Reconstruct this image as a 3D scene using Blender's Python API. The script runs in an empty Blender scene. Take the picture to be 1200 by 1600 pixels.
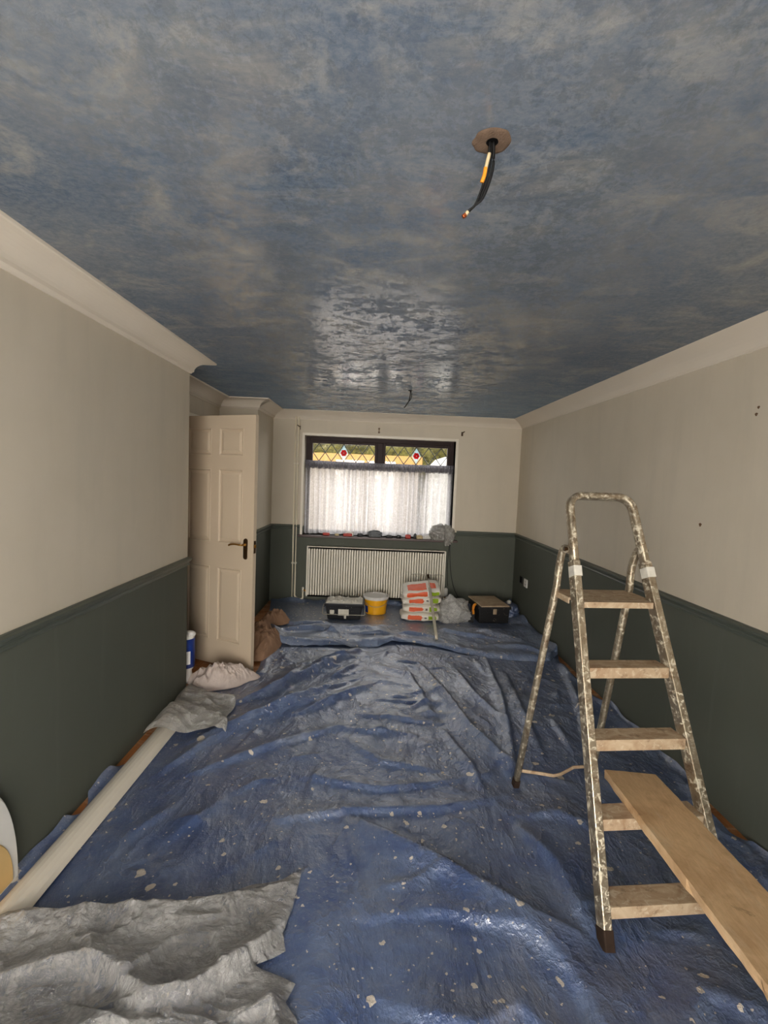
import bpy, bmesh, math, random
import numpy as np
from mathutils import Vector, Matrix, noise as mnoise
random.seed(7)
SC = bpy.context.scene
COL = SC.collection
PI = math.pi

# ------------------------------------------------------------------ camera
EYE = 1.6143
def cam_matrix(p, y, r):
    B = np.array([[1,0,0],[0,0,-1],[0,1,0]], float)
    cy, sy = math.cos(y), math.sin(y); Ry = np.array([[cy,0,-sy],[0,1,0],[sy,0,cy]])
    cp, sp = math.cos(p), math.sin(p); Rp = np.array([[1,0,0],[0,cp,-sp],[0,sp,cp]])
    cr, sr = math.cos(r), math.sin(r); Rr = np.array([[cr,-sr,0],[sr,cr,0],[0,0,1]])
    return Rr @ Rp @ Ry @ B
M_ = cam_matrix(.0707, .019, .0408)
cd = bpy.data.cameras.new('camera'); cam = bpy.data.objects.new('camera', cd); COL.objects.link(cam)
rx, dn, fw = M_
mw = Matrix(((rx[0], -dn[0], -fw[0], 0), (rx[1], -dn[1], -fw[1], 0), (rx[2], -dn[2], -fw[2], EYE), (0,0,0,1)))
cam.matrix_world = mw
cd.sensor_fit = 'VERTICAL'; cd.sensor_height = 36; cd.lens = 36*750/1600
cd.clip_start = .02; cd.clip_end = 200
SC.camera = cam

# ------------------------------------------------------------------ world, lights, exposure
SC.view_settings.view_transform = 'Standard'; SC.view_settings.look = 'None'
SC.view_settings.gamma = 1; SC.view_settings.use_curve_mapping = False
SC.view_settings.exposure = 0.0
w = bpy.data.worlds.new('overcast'); SC.world = w; w.use_nodes = True
bg = w.node_tree.nodes['Background']; bg.inputs[0].default_value = (.98, .98, .97, 1); bg.inputs[1].default_value = 8.8

def area(name, loc, rot, sx, sy, power, col, portal=False):
    l = bpy.data.lights.new(name, 'AREA'); l.shape = 'RECTANGLE'; l.size = sx; l.size_y = sy
    l.energy = power; l.color = col
    o = bpy.data.objects.new(name, l); o.location = loc; o.rotation_euler = rot; COL.objects.link(o)
    if portal: l.cycles.is_portal = True
    return o
D = 6.031; XL = -1.348; XR = 1.797; H = 2.4; YB = -.75; D1 = 3.48; D2 = 5.25; XA = -1.71; XF = -1.30; HD = .984
WX0, WX1, WZ0, WZ1 = -.905, .98, .865, 2.105          # window opening
# fill lamps added outside the unseen back doors to brighten the room
area('back_fill_near', (-.3, YB-.35, 1.15), (PI/2, 0, 0), 1.75, 2.1, 24, (1, .92, .82))
area('back_fill_far', (-.6, YB-3.6, 1.3), (PI/2, 0, 0), 3.2, 2.6, 420, (1, .93, .84))
# daylight through the front window: portal onto the sky
area('window_portal', (.037, D+.32, 1.48), (-PI/2, 0, 0), 1.9, 1.25, 1, (1,1,1), True)

# ------------------------------------------------------------------ helpers
def srgb(r, g, b):
    f = lambda v: (v/12.92 if v <= .04045 else ((v+.055)/1.055)**2.4)
    return (f(r/255), f(g/255), f(b/255), 1)

class Mat:
    def __init__(s, name, rough=.6, spec=.5, metal=0):
        s.m = bpy.data.materials.new(name); s.m.use_nodes = True
        s.t = s.m.node_tree; s.n = s.t.nodes; s.b = s.n['Principled BSDF']
        s.b.inputs['Roughness'].default_value = rough
        s.b.inputs['Specular IOR Level'].default_value = spec
        s.b.inputs['Metallic'].default_value = metal
        s.co = s.n.new('ShaderNodeTexCoord')
    def lk(s, a, b): s.t.links.new(a, b)
    def map(s, scale=(1,1,1), rot=(0,0,0)):
        m = s.n.new('ShaderNodeMapping'); m.inputs['Scale'].default_value = scale; m.inputs['Rotation'].default_value = rot
        s.lk(s.co.outputs['Object'], m.inputs[0]); return m.outputs[0]
    def noise(s, scale, detail=4, rough=.5, vec=None, dist=0):
        x = s.n.new('ShaderNodeTexNoise'); x.inputs['Scale'].default_value = scale; x.inputs['Detail'].default_value = detail
        x.inputs['Roughness'].default_value = rough; x.inputs['Distortion'].default_value = dist
        s.lk(vec if vec is not None else s.co.outputs['Object'], x.inputs['Vector']); return x.outputs['Fac']
    def voro(s, scale, feature='F1', vec=None, out='Distance', rand=1):
        x = s.n.new('ShaderNodeTexVoronoi'); x.feature = feature; x.inputs['Scale'].default_value = scale
        x.inputs['Randomness'].default_value = rand
        s.lk(vec if vec is not None else s.co.outputs['Object'], x.inputs['Vector']); return x.outputs[out]
    def ramp(s, fac, stops):
        r = s.n.new('ShaderNodeValToRGB'); e = r.color_ramp.elements
        while len(e) < len(stops): e.new(.5)
        for i, (p, c) in enumerate(stops):
            e[i].position = p; e[i].color = c if len(c) == 4 else (*c, 1)
        s.lk(fac, r.inputs[0]); return r.outputs[0]
    def step(s, fac, a, b):
        return s.ramp(fac, [(a, (0,0,0,1)), (b, (1,1,1,1))])
    def mix(s, fac, a, b, mode='MIX'):
        x = s.n.new('ShaderNodeMix'); x.data_type = 'RGBA'; x.blend_type = mode
        for sock, v in ((x.inputs[0], fac), (x.inputs[6], a), (x.inputs[7], b)):
            if isinstance(v, (int, float)): sock.default_value = v
            elif isinstance(v, tuple): sock.default_value = v
            else: s.lk(v, sock)
        return x.outputs[2]
    def math(s, op, a, b=0.0):
        x = s.n.new('ShaderNodeMath'); x.operation = op
        for i, v in enumerate((a, b)):
            if isinstance(v, (int, float)): x.inputs[i].default_value = v
            else: s.lk(v, x.inputs[i])
        return x.outputs[0]
    def color(s, c):
        if isinstance(c, tuple): s.b.inputs['Base Color'].default_value = c
        else: s.lk(c, s.b.inputs['Base Color'])
        return s
    def rough(s, c): s.lk(c, s.b.inputs['Roughness']); return s
    def bump(s, h, strength=.3, dist=.01, prev=None):
        x = s.n.new('ShaderNodeBump'); x.inputs['Strength'].default_value = strength; x.inputs['Distance'].default_value = dist
        s.lk(h, x.inputs['Height'])
        if prev is not None: s.lk(prev, x.inputs['Normal'])
        s.lk(x.outputs[0], s.b.inputs['Normal']); return x.outputs[0]

MT = {}
def simple(name, rgb, rough=.6, spec=.5, metal=0, var=.12, vs=12, bump=0):
    m = Mat(name, rough, spec, metal); c = srgb(*rgb)
    d = tuple(v*(1-var) for v in c[:3])+(1,); l = tuple(min(1, v*(1+var)) for v in c[:3])+(1,)
    f = m.noise(vs, 5); m.color(m.mix(f, d, l))
    if bump: m.bump(m.noise(vs*8, 3), bump, .003)
    MT[name] = m.m; return m.m

# wall: cream emulsion above the dado rail, grey green below
def wall_mat():
    m = Mat('painted_wall', .7, .25)
    g = m.n.new('ShaderNodeNewGeometry'); sp = m.n.new('ShaderNodeSeparateXYZ'); m.lk(g.outputs['Position'], sp.inputs[0])
    up = m.math('GREATER_THAN', sp.outputs[2], HD-.02)
    f1 = m.noise(2.2, 5, .6); f2 = m.noise(40, 3)
    cream = m.mix(f1, srgb(200, 188, 167), srgb(214, 202, 182))
    vs = m.noise(1, 5, .6, m.map((6, 6, .9)))
    cream = m.mix(m.math('MULTIPLY', m.step(vs, .5, .75), .35), cream, srgb(190, 180, 162))
    dust = m.math('MULTIPLY', m.step(m.noise(1, 6, .65, m.map((14, 14, 1.2))), .55, .8), .18)
    green = m.mix(f1, srgb(84, 87, 77), srgb(92, 94, 84))
    green = m.mix(dust, green, srgb(120, 118, 108))
    m.color(m.mix(up, green, cream))
    m.bump(f2, .12, .002); MT['wall'] = m.m
wall_mat()
simple('green_paint', (80, 85, 76), .38, .5, var=.06)
simple('cornice', (222, 210, 192), .6, .3, var=.05, vs=3)
def ceil_mat():
    m = Mat('ceiling', .36, .45)
    blot = m.noise(1.5, 8, .66, None, .5); blot2 = m.noise(3.6, 9, .72, m.map((1, 1.5, 1), (0, 0, .6)), .7)
    base = m.mix(m.step(blot, .38, .64), srgb(84, 100, 120), srgb(116, 122, 130))
    base = m.mix(m.math('MULTIPLY', m.step(blot2, .50, .68), .65), base, srgb(170, 164, 152))
    # base colour bluer and lighter towards the window
    sp = m.n.new('ShaderNodeSeparateXYZ'); m.lk(m.co.outputs['Object'], sp.inputs[0])
    far = m.math('MULTIPLY', m.step(m.math('ADD', m.math('MULTIPLY', sp.outputs[1], .16), m.math('MULTIPLY', blot, .3)), .62, 1.0), .75)
    base = m.mix(far, base, srgb(108, 146, 176))
    fine = m.noise(48, 6, .72, m.map((1, 1.3, 1)), .4)
    base = m.mix(m.math('MULTIPLY', m.step(fine, .40, .68), .35), base, srgb(166, 166, 162))
    base = m.mix(m.math('MULTIPLY', m.step(m.noise(26, 7, .75, None, .3), .52, .66), .3), base, srgb(72, 84, 98))
    m.color(base)
    swirl = m.noise(36, 7, .78, m.map((1, .8, 1)), .8)
    big = m.noise(5, 6, .66, m.map((.8, 1.7, 1)), .3)
    m.rough(m.ramp(m.math('ADD', m.math('MULTIPLY', swirl, .55), m.math('MULTIPLY', big, .45)), [(.44, (.70,)*3+(1,)), (.56, (.45,)*3+(1,))]))
    n1 = m.bump(swirl, .30, .003)
    spk = m.noise(26, 5, .8, m.map((1.2, .8, 1)), .5); pat = m.noise(6.5, 6, .66, m.map((.9, 1.5, 1)), .4)
    cw = m.ramp(m.math('ADD', m.math('MULTIPLY', spk, .55), m.math('MULTIPLY', pat, .45)), [(.48, (0,)*3+(1,)), (.52, (1,)*3+(1,))])
    # gloss masked by position to keep the window reflection mid-ceiling
    ax = m.math('ABSOLUTE', m.math('SUBTRACT', m.math('ADD', sp.outputs[0], m.math('MULTIPLY', blot, .5)), .30))
    mid_gloss = m.ramp(ax, [(.75, (1,)*3+(1,)), (1.35, (.15,)*3+(1,))])
    m.lk(m.math('MULTIPLY', cw, mid_gloss), m.b.inputs['Coat Weight']); m.b.inputs['Coat Roughness'].default_value = .16; m.b.inputs['Coat IOR'].default_value = 2.3
    cb = m.n.new('ShaderNodeBump'); cb.inputs['Strength'].default_value = .10; cb.inputs['Distance'].default_value = .003; m.lk(spk, cb.inputs['Height']); m.lk(cb.outputs[0], m.b.inputs['Coat Normal'])
    MT['ceiling'] = m.m
ceil_mat()
def tarp_mat(name, k_dust):
    m = Mat(name, .42, .9)
    f = m.noise(1.3, 6, .6, None, .3); f2 = m.noise(4.5, 9, .7, None, .5)
    base = m.mix(f, srgb(40, 58, 100), srgb(56, 80, 126))
    dust = m.math('ADD', m.math('MULTIPLY', m.step(f2, .38, .66), .5), k_dust)
    base = m.mix(dust, base, srgb(116, 130, 152))
    scuff = m.noise(2.6, 9, .75, m.map((1, 1, 1), (0, 0, .8)), .6)
    base = m.mix(m.math('MULTIPLY', m.step(scuff, .54, .72), .5), base, srgb(150, 148, 144))
    base = m.mix(m.math('MULTIPLY', m.step(m.noise(90, 3, .6), .62, .72), .25), base, srgb(170, 168, 164))
    # plaster drips and trodden-in splats
    for sc, th, seed, amt, pk in ((6.5, .22, 1, .9, .45), (13, .28, 0, .9, .6), (24, .30, 3, .85, .65), (50, .30, 7, .75, .7)):
        mp = m.map((1, 1, .01), (0, 0, seed*.37))
        wob = m.n.new('ShaderNodeVectorMath'); wob.operation = 'ADD'
        nz = m.n.new('ShaderNodeTexNoise'); nz.inputs['Scale'].default_value = sc*2.2; m.lk(mp, nz.inputs['Vector'])
        sc_ = m.n.new('ShaderNodeVectorMath'); sc_.operation = 'SCALE'; sc_.inputs['Scale'].default_value = .6/sc; m.lk(nz.outputs['Color'], sc_.inputs[0])
        m.lk(mp, wob.inputs[0]); m.lk(sc_.outputs[0], wob.inputs[1])
        v = m.n.new('ShaderNodeTexVoronoi'); v.inputs['Scale'].default_value = sc; m.lk(wob.outputs[0], v.inputs['Vector'])
        dsc = v.outputs['Distance']; sepc = m.n.new('ShaderNodeSeparateColor'); m.lk(v.outputs['Color'], sepc.inputs[0])
        size = m.math('MULTIPLY', m.math('POWER', sepc.outputs[0], 3.0), th)
        hit = m.math('LESS_THAN', dsc, m.math('SUBTRACT', size, .02))
        pick = m.math('GREATER_THAN', sepc.outputs[1], 1-pk)
        k = m.math('MULTIPLY', m.math('MULTIPLY', hit, pick), amt)
        base = m.mix(k, base, srgb(204, 192, 174))
    m.color(base)
    m.rough(m.ramp(f2, [(.3, (.33,)*3+(1,)), (.7, (.52,)*3+(1,))]))
    m.b.inputs['Coat Weight'].default_value = .9; m.b.inputs['Coat Roughness'].default_value = .27; m.b.inputs['Coat IOR'].default_value = 1.75
    def crease(sc, mp=None, k=.3):
        r = m.noise(sc, 7, .6, mp, k); return m.math('POWER', m.math('ABSOLUTE', m.math('SUBTRACT', r, .5)), .6)
    n1 = m.bump(crease(3.2, m.map((1, .6, 1), (0, 0, .5))), .55, -.05)
    n2 = m.bump(crease(8, m.map((.7, 1.2, 1), (0, 0, -.4))), .32, -.016, n1)
    nf = m.bump(m.noise(34, 5, .6), .18, .003, n2); m.lk(n2, m.b.inputs['Coat Normal'])
    MT[name] = m.m
tarp_mat('tarp', 0.06); tarp_mat('tarp_dusty', .32)
def clear_mat(name, alpha_t, col, sc):
    m = Mat(name, .14, 1.0)
    m.color(m.mix(m.noise(sc, 6, .6), srgb(*[c-25 for c in col]), srgb(*col)))
    def crease(k_, mp=None):
        r = m.noise(sc*k_, 6, .6, mp, .4); return m.math('POWER', m.math('ABSOLUTE', m.math('SUBTRACT', r, .5)), .6)
    n1 = m.bump(crease(1.1), .6, -.04)
    n2 = m.bump(crease(3.2, m.map((1, 1.7, 1), (0, 0, .7))), .7, -.02, n1)
    m.bump(m.noise(sc*9, 5, .7), .35, .004, n2)
    body = m.n.new('ShaderNodeBsdfDiffuse'); m.lk(m.mix(m.noise(sc, 6, .6), srgb(*[c-22 for c in col]), srgb(*col)), body.inputs[0]); m.lk(n2, body.inputs['Normal'])
    tl = m.n.new('ShaderNodeBsdfTranslucent'); tl.inputs[0].default_value = srgb(*col)
    bt = m.n.new('ShaderNodeMixShader'); bt.inputs[0].default_value = .3; m.lk(body.outputs[0], bt.inputs[1]); m.lk(tl.outputs[0], bt.inputs[2])
    tr = m.n.new('ShaderNodeBsdfTransparent'); mx = m.n.new('ShaderNodeMixShader')
    lw = m.n.new('ShaderNodeLayerWeight'); lw.inputs[0].default_value = .45
    fac = m.math('ADD', m.math('MULTIPLY', lw.outputs['Facing'], .5), m.ramp(m.noise(sc*.7, 6, .62, None, .6), [(.40, (alpha_t,)*3+(1,)), (.58, (alpha_t+.36,)*3+(1,))]))
    m.lk(m.math('MINIMUM', fac, 1), mx.inputs[0]); m.lk(tr.outputs[0], mx.inputs[1]); m.lk(bt.outputs[0], mx.inputs[2])
    gl = m.n.new('ShaderNodeBsdfGlossy'); gl.inputs['Roughness'].default_value = .11; fr = m.n.new('ShaderNodeFresnel'); fr.inputs[0].default_value = 1.55
    bm_ = m.n.new('ShaderNodeBump'); bm_.inputs['Strength'].default_value = 1; bm_.inputs['Distance'].default_value = -.02; m.lk(crease(4.5), bm_.inputs['Height']); m.lk(n1, bm_.inputs['Normal'])
    m.lk(bm_.outputs[0], gl.inputs['Normal']); m.lk(bm_.outputs[0], fr.inputs['Normal'])
    sk = m.n.new('ShaderNodeMixShader'); m.lk(m.math('ADD', m.math('MULTIPLY', fr.outputs[0], 1.6), .10), sk.inputs[0]); m.lk(mx.outputs[0], sk.inputs[1]); m.lk(gl.outputs[0], sk.inputs[2])
    m.n.remove(m.b); m.lk(sk.outputs[0], m.n['Material Output'].inputs[0]); MT[name] = m.m
clear_mat('clear_sheet', .24, (212, 208, 202), 6)
clear_mat('clear_bag', .40, (228, 223, 212), 8)
clear_mat('thin_bag', .85, (246, 243, 236), 9)
def ladder_mat():
    m = Mat('splashed_aluminium', .38, .5, .75)
    f = m.noise(38, 7, .7, None, 1.2); f2 = m.noise(11, 6, .65, None, .8)
    base = m.mix(f2, srgb(196, 182, 158), srgb(146, 130, 108))
    spl = m.step(f, .52, .58)
    base = m.mix(spl, base, srgb(205, 194, 170))
    rust = m.step(m.noise(24, 7, .7, m.map((1, 1, 1), (.4, .3, .2)), 1.0), .50, .64)
    base = m.mix(m.math('MULTIPLY', rust, .6), base, srgb(112, 84, 58)); m.color(base)
    m.lk(m.math('MULTIPLY', m.math('SUBTRACT', 1, spl), .8), m.b.inputs['Metallic'])
    m.rough(m.ramp(spl, [(0, (.36,)*3+(1,)), (1, (.75,)*3+(1,))]))
    m.bump(spl, .25, .001); MT['ladder'] = m.m
    m = Mat('splashed_tread', .6, .4, .1)
    f = m.noise(30, 7, .7, None, 1.0); f2 = m.noise(9, 6, .65, m.map((1, 3, 1)), .8)
    base = m.mix(m.step(f2, .35, .65), srgb(158, 128, 98), srgb(196, 174, 144))
    base = m.mix(m.math('MULTIPLY', m.step(f, .54, .64), .7), base, srgb(208, 192, 164))
    base = m.mix(m.math('MULTIPLY', m.step(m.noise(20, 6, .7, m.map((1,1,1), (1, .3, .2))), .58, .66), .6), base, srgb(116, 90, 64)); m.color(base)
    m.bump(f, .2, .002); MT['tread'] = m.m
ladder_mat()
def wood(name, a, b, dark, scale=(1, 12, 12), rough=.6):
    m = Mat(name, rough, .35)
    g = m.noise(3, 8, .72, m.map(scale), 1.9); g2 = m.noise(5, 5, .6, None, .8)
    base = m.mix(m.step(g, .35, .65), srgb(*a), srgb(*b))
    base = m.mix(m.math('MULTIPLY', m.step(g2, .48, .68), .5), base, srgb(*dark))
    base = m.mix(m.math('MULTIPLY', m.step(m.noise(7, 9, .75, m.map((.5, 1.4, 1)), .8), .52, .66), .55), base, srgb(224, 200, 164))
    base = m.mix(m.math('MULTIPLY', m.step(m.noise(16, 8, .75, None, .6), .62, .70), .5), base, srgb(120, 88, 58))
    m.color(base); m.bump(g, .25, .003); MT[name] = m.m
wood('plank_wood', (208, 170, 126), (230, 194, 148), (164, 120, 80), (2.5, 14, 14))
wood('floor_wood', (150, 92, 48), (178, 116, 66), (112, 66, 36), (10, 1, 1), .45)
wood('crate_top', (190, 170, 142), (170, 146, 116), (120, 90, 70), (2, 12, 1))
simple('door_paint', (192, 174, 150), .42, .5, var=.04, vs=3)
simple('white_gloss', (232, 222, 204), .35, .5, var=.04)
simple('brass', (176, 128, 56), .28, .5, .9, var=.15, vs=30)
simple('dark_brass', (70, 50, 30), .35, .5, .7, var=.3, vs=40)
simple('brown_frame', (46, 30, 27), .5, .2, var=.15)
simple('sill_wood', (66, 42, 36), .4, .5, var=.2)
simple('radiator', (236, 228, 210), .4, .5, var=.04)
simple('black_plastic', (22, 22, 26), .4, .5, var=.3, vs=30)
simple('dark_cable', (16, 15, 15), .45, .4, var=.2)
simple('yellow_plastic', (236, 168, 22), .38, .5, var=.08)
simple('lid_white', (214, 210, 204), .5, .4, var=.08)
simple('white_plastic', (228, 224, 216), .4, .5, var=.05)
simple('trim_white', (220, 210, 192), .6, .3, var=.04, vs=2)
simple('cream_inner', (214, 178, 118), .55, .4, var=.12, vs=6)
simple('blue_sleeve', (20, 48, 120), .3, .5, var=.25, vs=9)
simple('pink_cloth', (200, 184, 174), .9, .1, var=.16, vs=10, bump=1)
simple('brown_cloth', (148, 116, 92), .95, .1, var=.2, vs=9, bump=1)
simple('sack_white', (222, 214, 200), .5, .4, var=.08, vs=8, bump=.2)
simple('sack_orange', (222, 96, 54), .5, .4, var=.12, vs=30)
simple('sack_green', (150, 178, 30), .5, .4, var=.12, vs=25)
simple('sack_grey', (110, 100, 96), .5, .4, var=.2, vs=60)
simple('black_wire', (14, 13, 13), .45, .5, var=.2)
simple('orange_tape', (222, 140, 34), .5, .4, var=.1)
simple('copper', (184, 96, 54), .3, .5, .9, var=.1)
simple('patch_plaster', (112, 92, 76), .9, .1, var=.5, vs=30, bump=.5)
simple('dark_hole', (10, 8, 7), .9, .1)
simple('dirty_white', (206, 200, 186), .7, .3, var=.25, vs=25, bump=.4)
simple('grey_pole', (176, 168, 150), .5, .4, .2, var=.25, vs=18)
simple('red_bits', (176, 52, 40), .5, .4, var=.2)
simple('grey_bits', (106, 108, 110), .6, .3, var=.4, vs=60)
simple('cream_bits', (200, 180, 140), .6, .3, var=.2, vs=40)
simple('lead', (62, 62, 60), .5, .4, .4)
simple('brown_stain', (46, 33, 24), .8, .2, var=.4, vs=50)
simple('hall_paint', (210, 196, 170), .7, .2, var=.04)
def crate_mat():
    m = Mat('filthy_black', .5, .4)
    m.color(m.mix(m.step(m.noise(22, 6, .7, None, 1), .6, .7), srgb(26, 25, 25), srgb(120, 104, 92))); MT['crate_dark'] = m.m
    m = Mat('plaster_black', .45, .4)
    m.color(m.mix(m.step(m.noise(28, 5, .7, None, 1), .64, .7), srgb(20, 20, 24), srgb(196, 190, 178))); MT['tool_black'] = m.m
crate_mat()
def glass_mat(name, col=(1,1,1,1), gl=.08, rough=.02, dif=0.0):
    m = Mat(name); m.n.remove(m.b)
    t = m.n.new('ShaderNodeBsdfTransparent'); t.inputs[0].default_value = col
    g = m.n.new('ShaderNodeBsdfGlossy'); g.inputs['Roughness'].default_value = rough
    x = m.n.new('ShaderNodeMixShader'); x.inputs[0].default_value = gl
    m.lk(t.outputs[0], x.inputs[1]); m.lk(g.outputs[0], x.inputs[2]); out = x.outputs[0]
    if dif:
        tl = m.n.new('ShaderNodeBsdfTranslucent'); tl.inputs[0].default_value = col
        y = m.n.new('ShaderNodeMixShader'); y.inputs[0].default_value = dif; m.lk(out, y.inputs[1]); m.lk(tl.outputs[0], y.inputs[2]); out = y.outputs[0]
    m.lk(out, m.n['Material Output'].inputs[0]); MT[name] = m.m
glass_mat('glass'); glass_mat('red_glass', (.80, .13, .12, 1), .03, .1, .7); glass_mat('pink_glass', (.95, .6, .55, 1), .03, .1, .5); glass_mat('blue_glass', (.62, .74, .80, 1), .05, .1, .25)
def net_mat(name, opac, col):
    m = Mat(name); m.n.remove(m.b)
    t = m.n.new('ShaderNodeBsdfTransparent'); tl = m.n.new('ShaderNodeBsdfTranslucent'); df = m.n.new('ShaderNodeBsdfDiffuse')
    tl.inputs[0].default_value = col; df.inputs[0].default_value = col
    a = m.n.new('ShaderNodeMixShader'); a.inputs[0].default_value = .35; m.lk(tl.outputs[0], a.inputs[1]); m.lk(df.outputs[0], a.inputs[2])
    b = m.n.new('ShaderNodeMixShader')
    lace = m.step(m.noise(38, 4, .6, m.map((1, 1, 1)), .4), .44, .60)
    strand = m.step(m.noise(1, 4, .6, m.map((30, 8, .5)), .2), .42, .62)
    m.lk(m.math('ADD', m.math('ADD', m.math('MULTIPLY', lace, .16), m.math('MULTIPLY', strand, .20)), opac), b.inputs[0])
    m.lk(t.outputs[0], b.inputs[1]); m.lk(a.outputs[0], b.inputs[2]); m.lk(b.outputs[0], m.n['Material Output'].inputs[0]); MT[name] = m.m
net_mat('net', .58, (.40, .385, .385, 1)); net_mat('net_heading', .66, (.27, .26, .29, 1))

def link(o, parent=None):
    COL.objects.link(o)
    if parent is not None: o.parent = parent
    return o
def obj(name, bm, mat, parent=None, smooth=False, world=False, bevel=0, frame=None):
    """link bm as one mesh; world=True: verts are world coords and are moved into the parent's frame"""
    if bevel:
        bmesh.ops.bevel(bm, geom=[e for e in bm.edges if len(e.link_faces) == 2 and e.calc_face_angle(0) > .6], offset=bevel, segments=2, affect='EDGES', profile=.6)
    if world and parent is not None:
        frame = frame or parent
        bmesh.ops.translate(bm, verts=bm.verts, vec=-frame.location)
        if any(frame.rotation_euler): bmesh.ops.transform(bm, matrix=frame.rotation_euler.to_matrix().inverted().to_4x4(), verts=bm.verts)
    bmesh.ops.recalc_face_normals(bm, faces=bm.faces)
    me = bpy.data.meshes.new(name); bm.to_mesh(me); bm.free()
    mats = mat if isinstance(mat, (list, tuple)) else [mat]
    for x in mats: me.materials.append(MT[x])
    if smooth:
        for p in me.polygons: p.use_smooth = True
    return link(bpy.data.objects.new(name, me), parent)
def tag(o, label=None, cat=None, group=None, kind=None):
    if label: o['label'] = label
    if cat: o['category'] = cat
    if group: o['group'] = group
    if kind: o['kind'] = kind
    return o
def thing(name, label, cat, loc, rz=0, group=None):
    o = bpy.data.objects.new(name, None); o.location = loc; o.rotation_euler = (0, 0, rz); o.empty_display_size = .05
    COL.objects.link(o); return tag(o, label, cat, group)
def base_at(o):
    """move a mesh thing's origin to the middle of its base"""
    vs = [v.co for v in o.data.vertices]; c = Vector(((min(v.x for v in vs)+max(v.x for v in vs))/2, (min(v.y for v in vs)+max(v.y for v in vs))/2, min(v.z for v in vs)))
    for v in o.data.vertices: v.co -= c
    o.location = o.location+c; return o
def struct(name, bm, mat, parent=None, label=None, cat=None, **k):
    o = obj(name, bm, mat, parent, **k)
    if parent is None: tag(o, label, cat, None, 'structure')
    return o
def box(bm, a, b, mtx=None, mi=0):
    r = bmesh.ops.create_cube(bm, size=1)
    s = Matrix.Diagonal((b[0]-a[0], b[1]-a[1], b[2]-a[2], 1)); t = Matrix.Translation(((a[0]+b[0])/2, (a[1]+b[1])/2, (a[2]+b[2])/2))
    m = t @ s
    if mtx is not None: m = mtx @ m
    bmesh.ops.transform(bm, matrix=m, verts=r['verts'])
    for f in {f for v in r['verts'] for f in v.link_faces}: f.material_index = mi
    return r['verts']
def BM(): return bmesh.new()
def B1(a, b, mtx=None):
    bm = BM(); box(bm, a, b, mtx); return bm
def sweep(bm, path, prof, up=Vector((0, 0, 1)), closed=True, caps=True, ups=None):
    """sweep a 2D profile (side, up) along a 3D path"""
    path = [Vector(p) for p in path]; rings = []
    for i, p in enumerate(path):
        t = (path[min(i+1, len(path)-1)]-path[max(i-1, 0)]).normalized()
        u = ups[i] if ups else up
        s = t.cross(u)
        if s.length < 1e-4: s = t.cross(Vector((0, 1, .01)))
        s.normalize(); v = s.cross(t).normalized()
        rings.append([bm.verts.new(p + s*a + v*b) for a, b in prof])
    n = len(prof)
    for i in range(len(rings)-1):
        for j in range(n if closed else n-1):
            bm.faces.new((rings[i][j], rings[i][(j+1) % n], rings[i+1][(j+1) % n], rings[i+1][j]))
    if caps and closed:
        bm.faces.new(rings[0][::-1]); bm.faces.new(rings[-1])
def circ(r, n=10, sx=1, sy=1): return [(r*sx*math.cos(2*PI*k/n), r*sy*math.sin(2*PI*k/n)) for k in range(n)]
def rrect(w_, h_, r=.004, n=3):
    pts = []
    for cx, cy, a0 in ((w_/2-r, h_/2-r, 0), (-w_/2+r, h_/2-r, PI/2), (-w_/2+r, -h_/2+r, PI), (w_/2-r, -h_/2+r, 1.5*PI)):
        for k in range(n): a = a0+PI/2*k/(n-1); pts.append((cx+r*math.cos(a), cy+r*math.sin(a)))
    return pts
def curve_pts(pts, n=8):
    """Catmull-Rom through pts"""
    P = [Vector(p) for p in pts]; P = [P[0]*2-P[1]]+P+[P[-1]*2-P[-2]]; out = []
    for i in range(1, len(P)-2):
        for k in range(n):
            t = k/n; a, b, c, d = P[i-1:i+3]
            out.append(.5*((2*b)+(c-a)*t+(2*a-5*b+4*c-d)*t*t+(3*b-a-3*c+d)*t**3))
    out.append(P[-2]); return out
def tube(path, r, n=10, bm=None):
    bm = bm or BM(); sweep(bm, path, circ(r, n)); return bm
def lathe(bm, prof, n=40, mtx=None, cap=False):
    rings = []
    for r, z in prof:
        rings.append([bm.verts.new(Vector((r*math.cos(2*PI*k/n), r*math.sin(2*PI*k/n), z))) for k in range(n)])
    for i in range(len(rings)-1):
        for k in range(n): bm.faces.new((rings[i][k], rings[i][(k+1) % n], rings[i+1][(k+1) % n], rings[i+1][k]))
    if cap: bm.faces.new(rings[0][::-1]); bm.faces.new(rings[-1])
    if mtx is not None: bmesh.ops.transform(bm, matrix=mtx, verts=[v for r in rings for v in r])
    return bm

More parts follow.
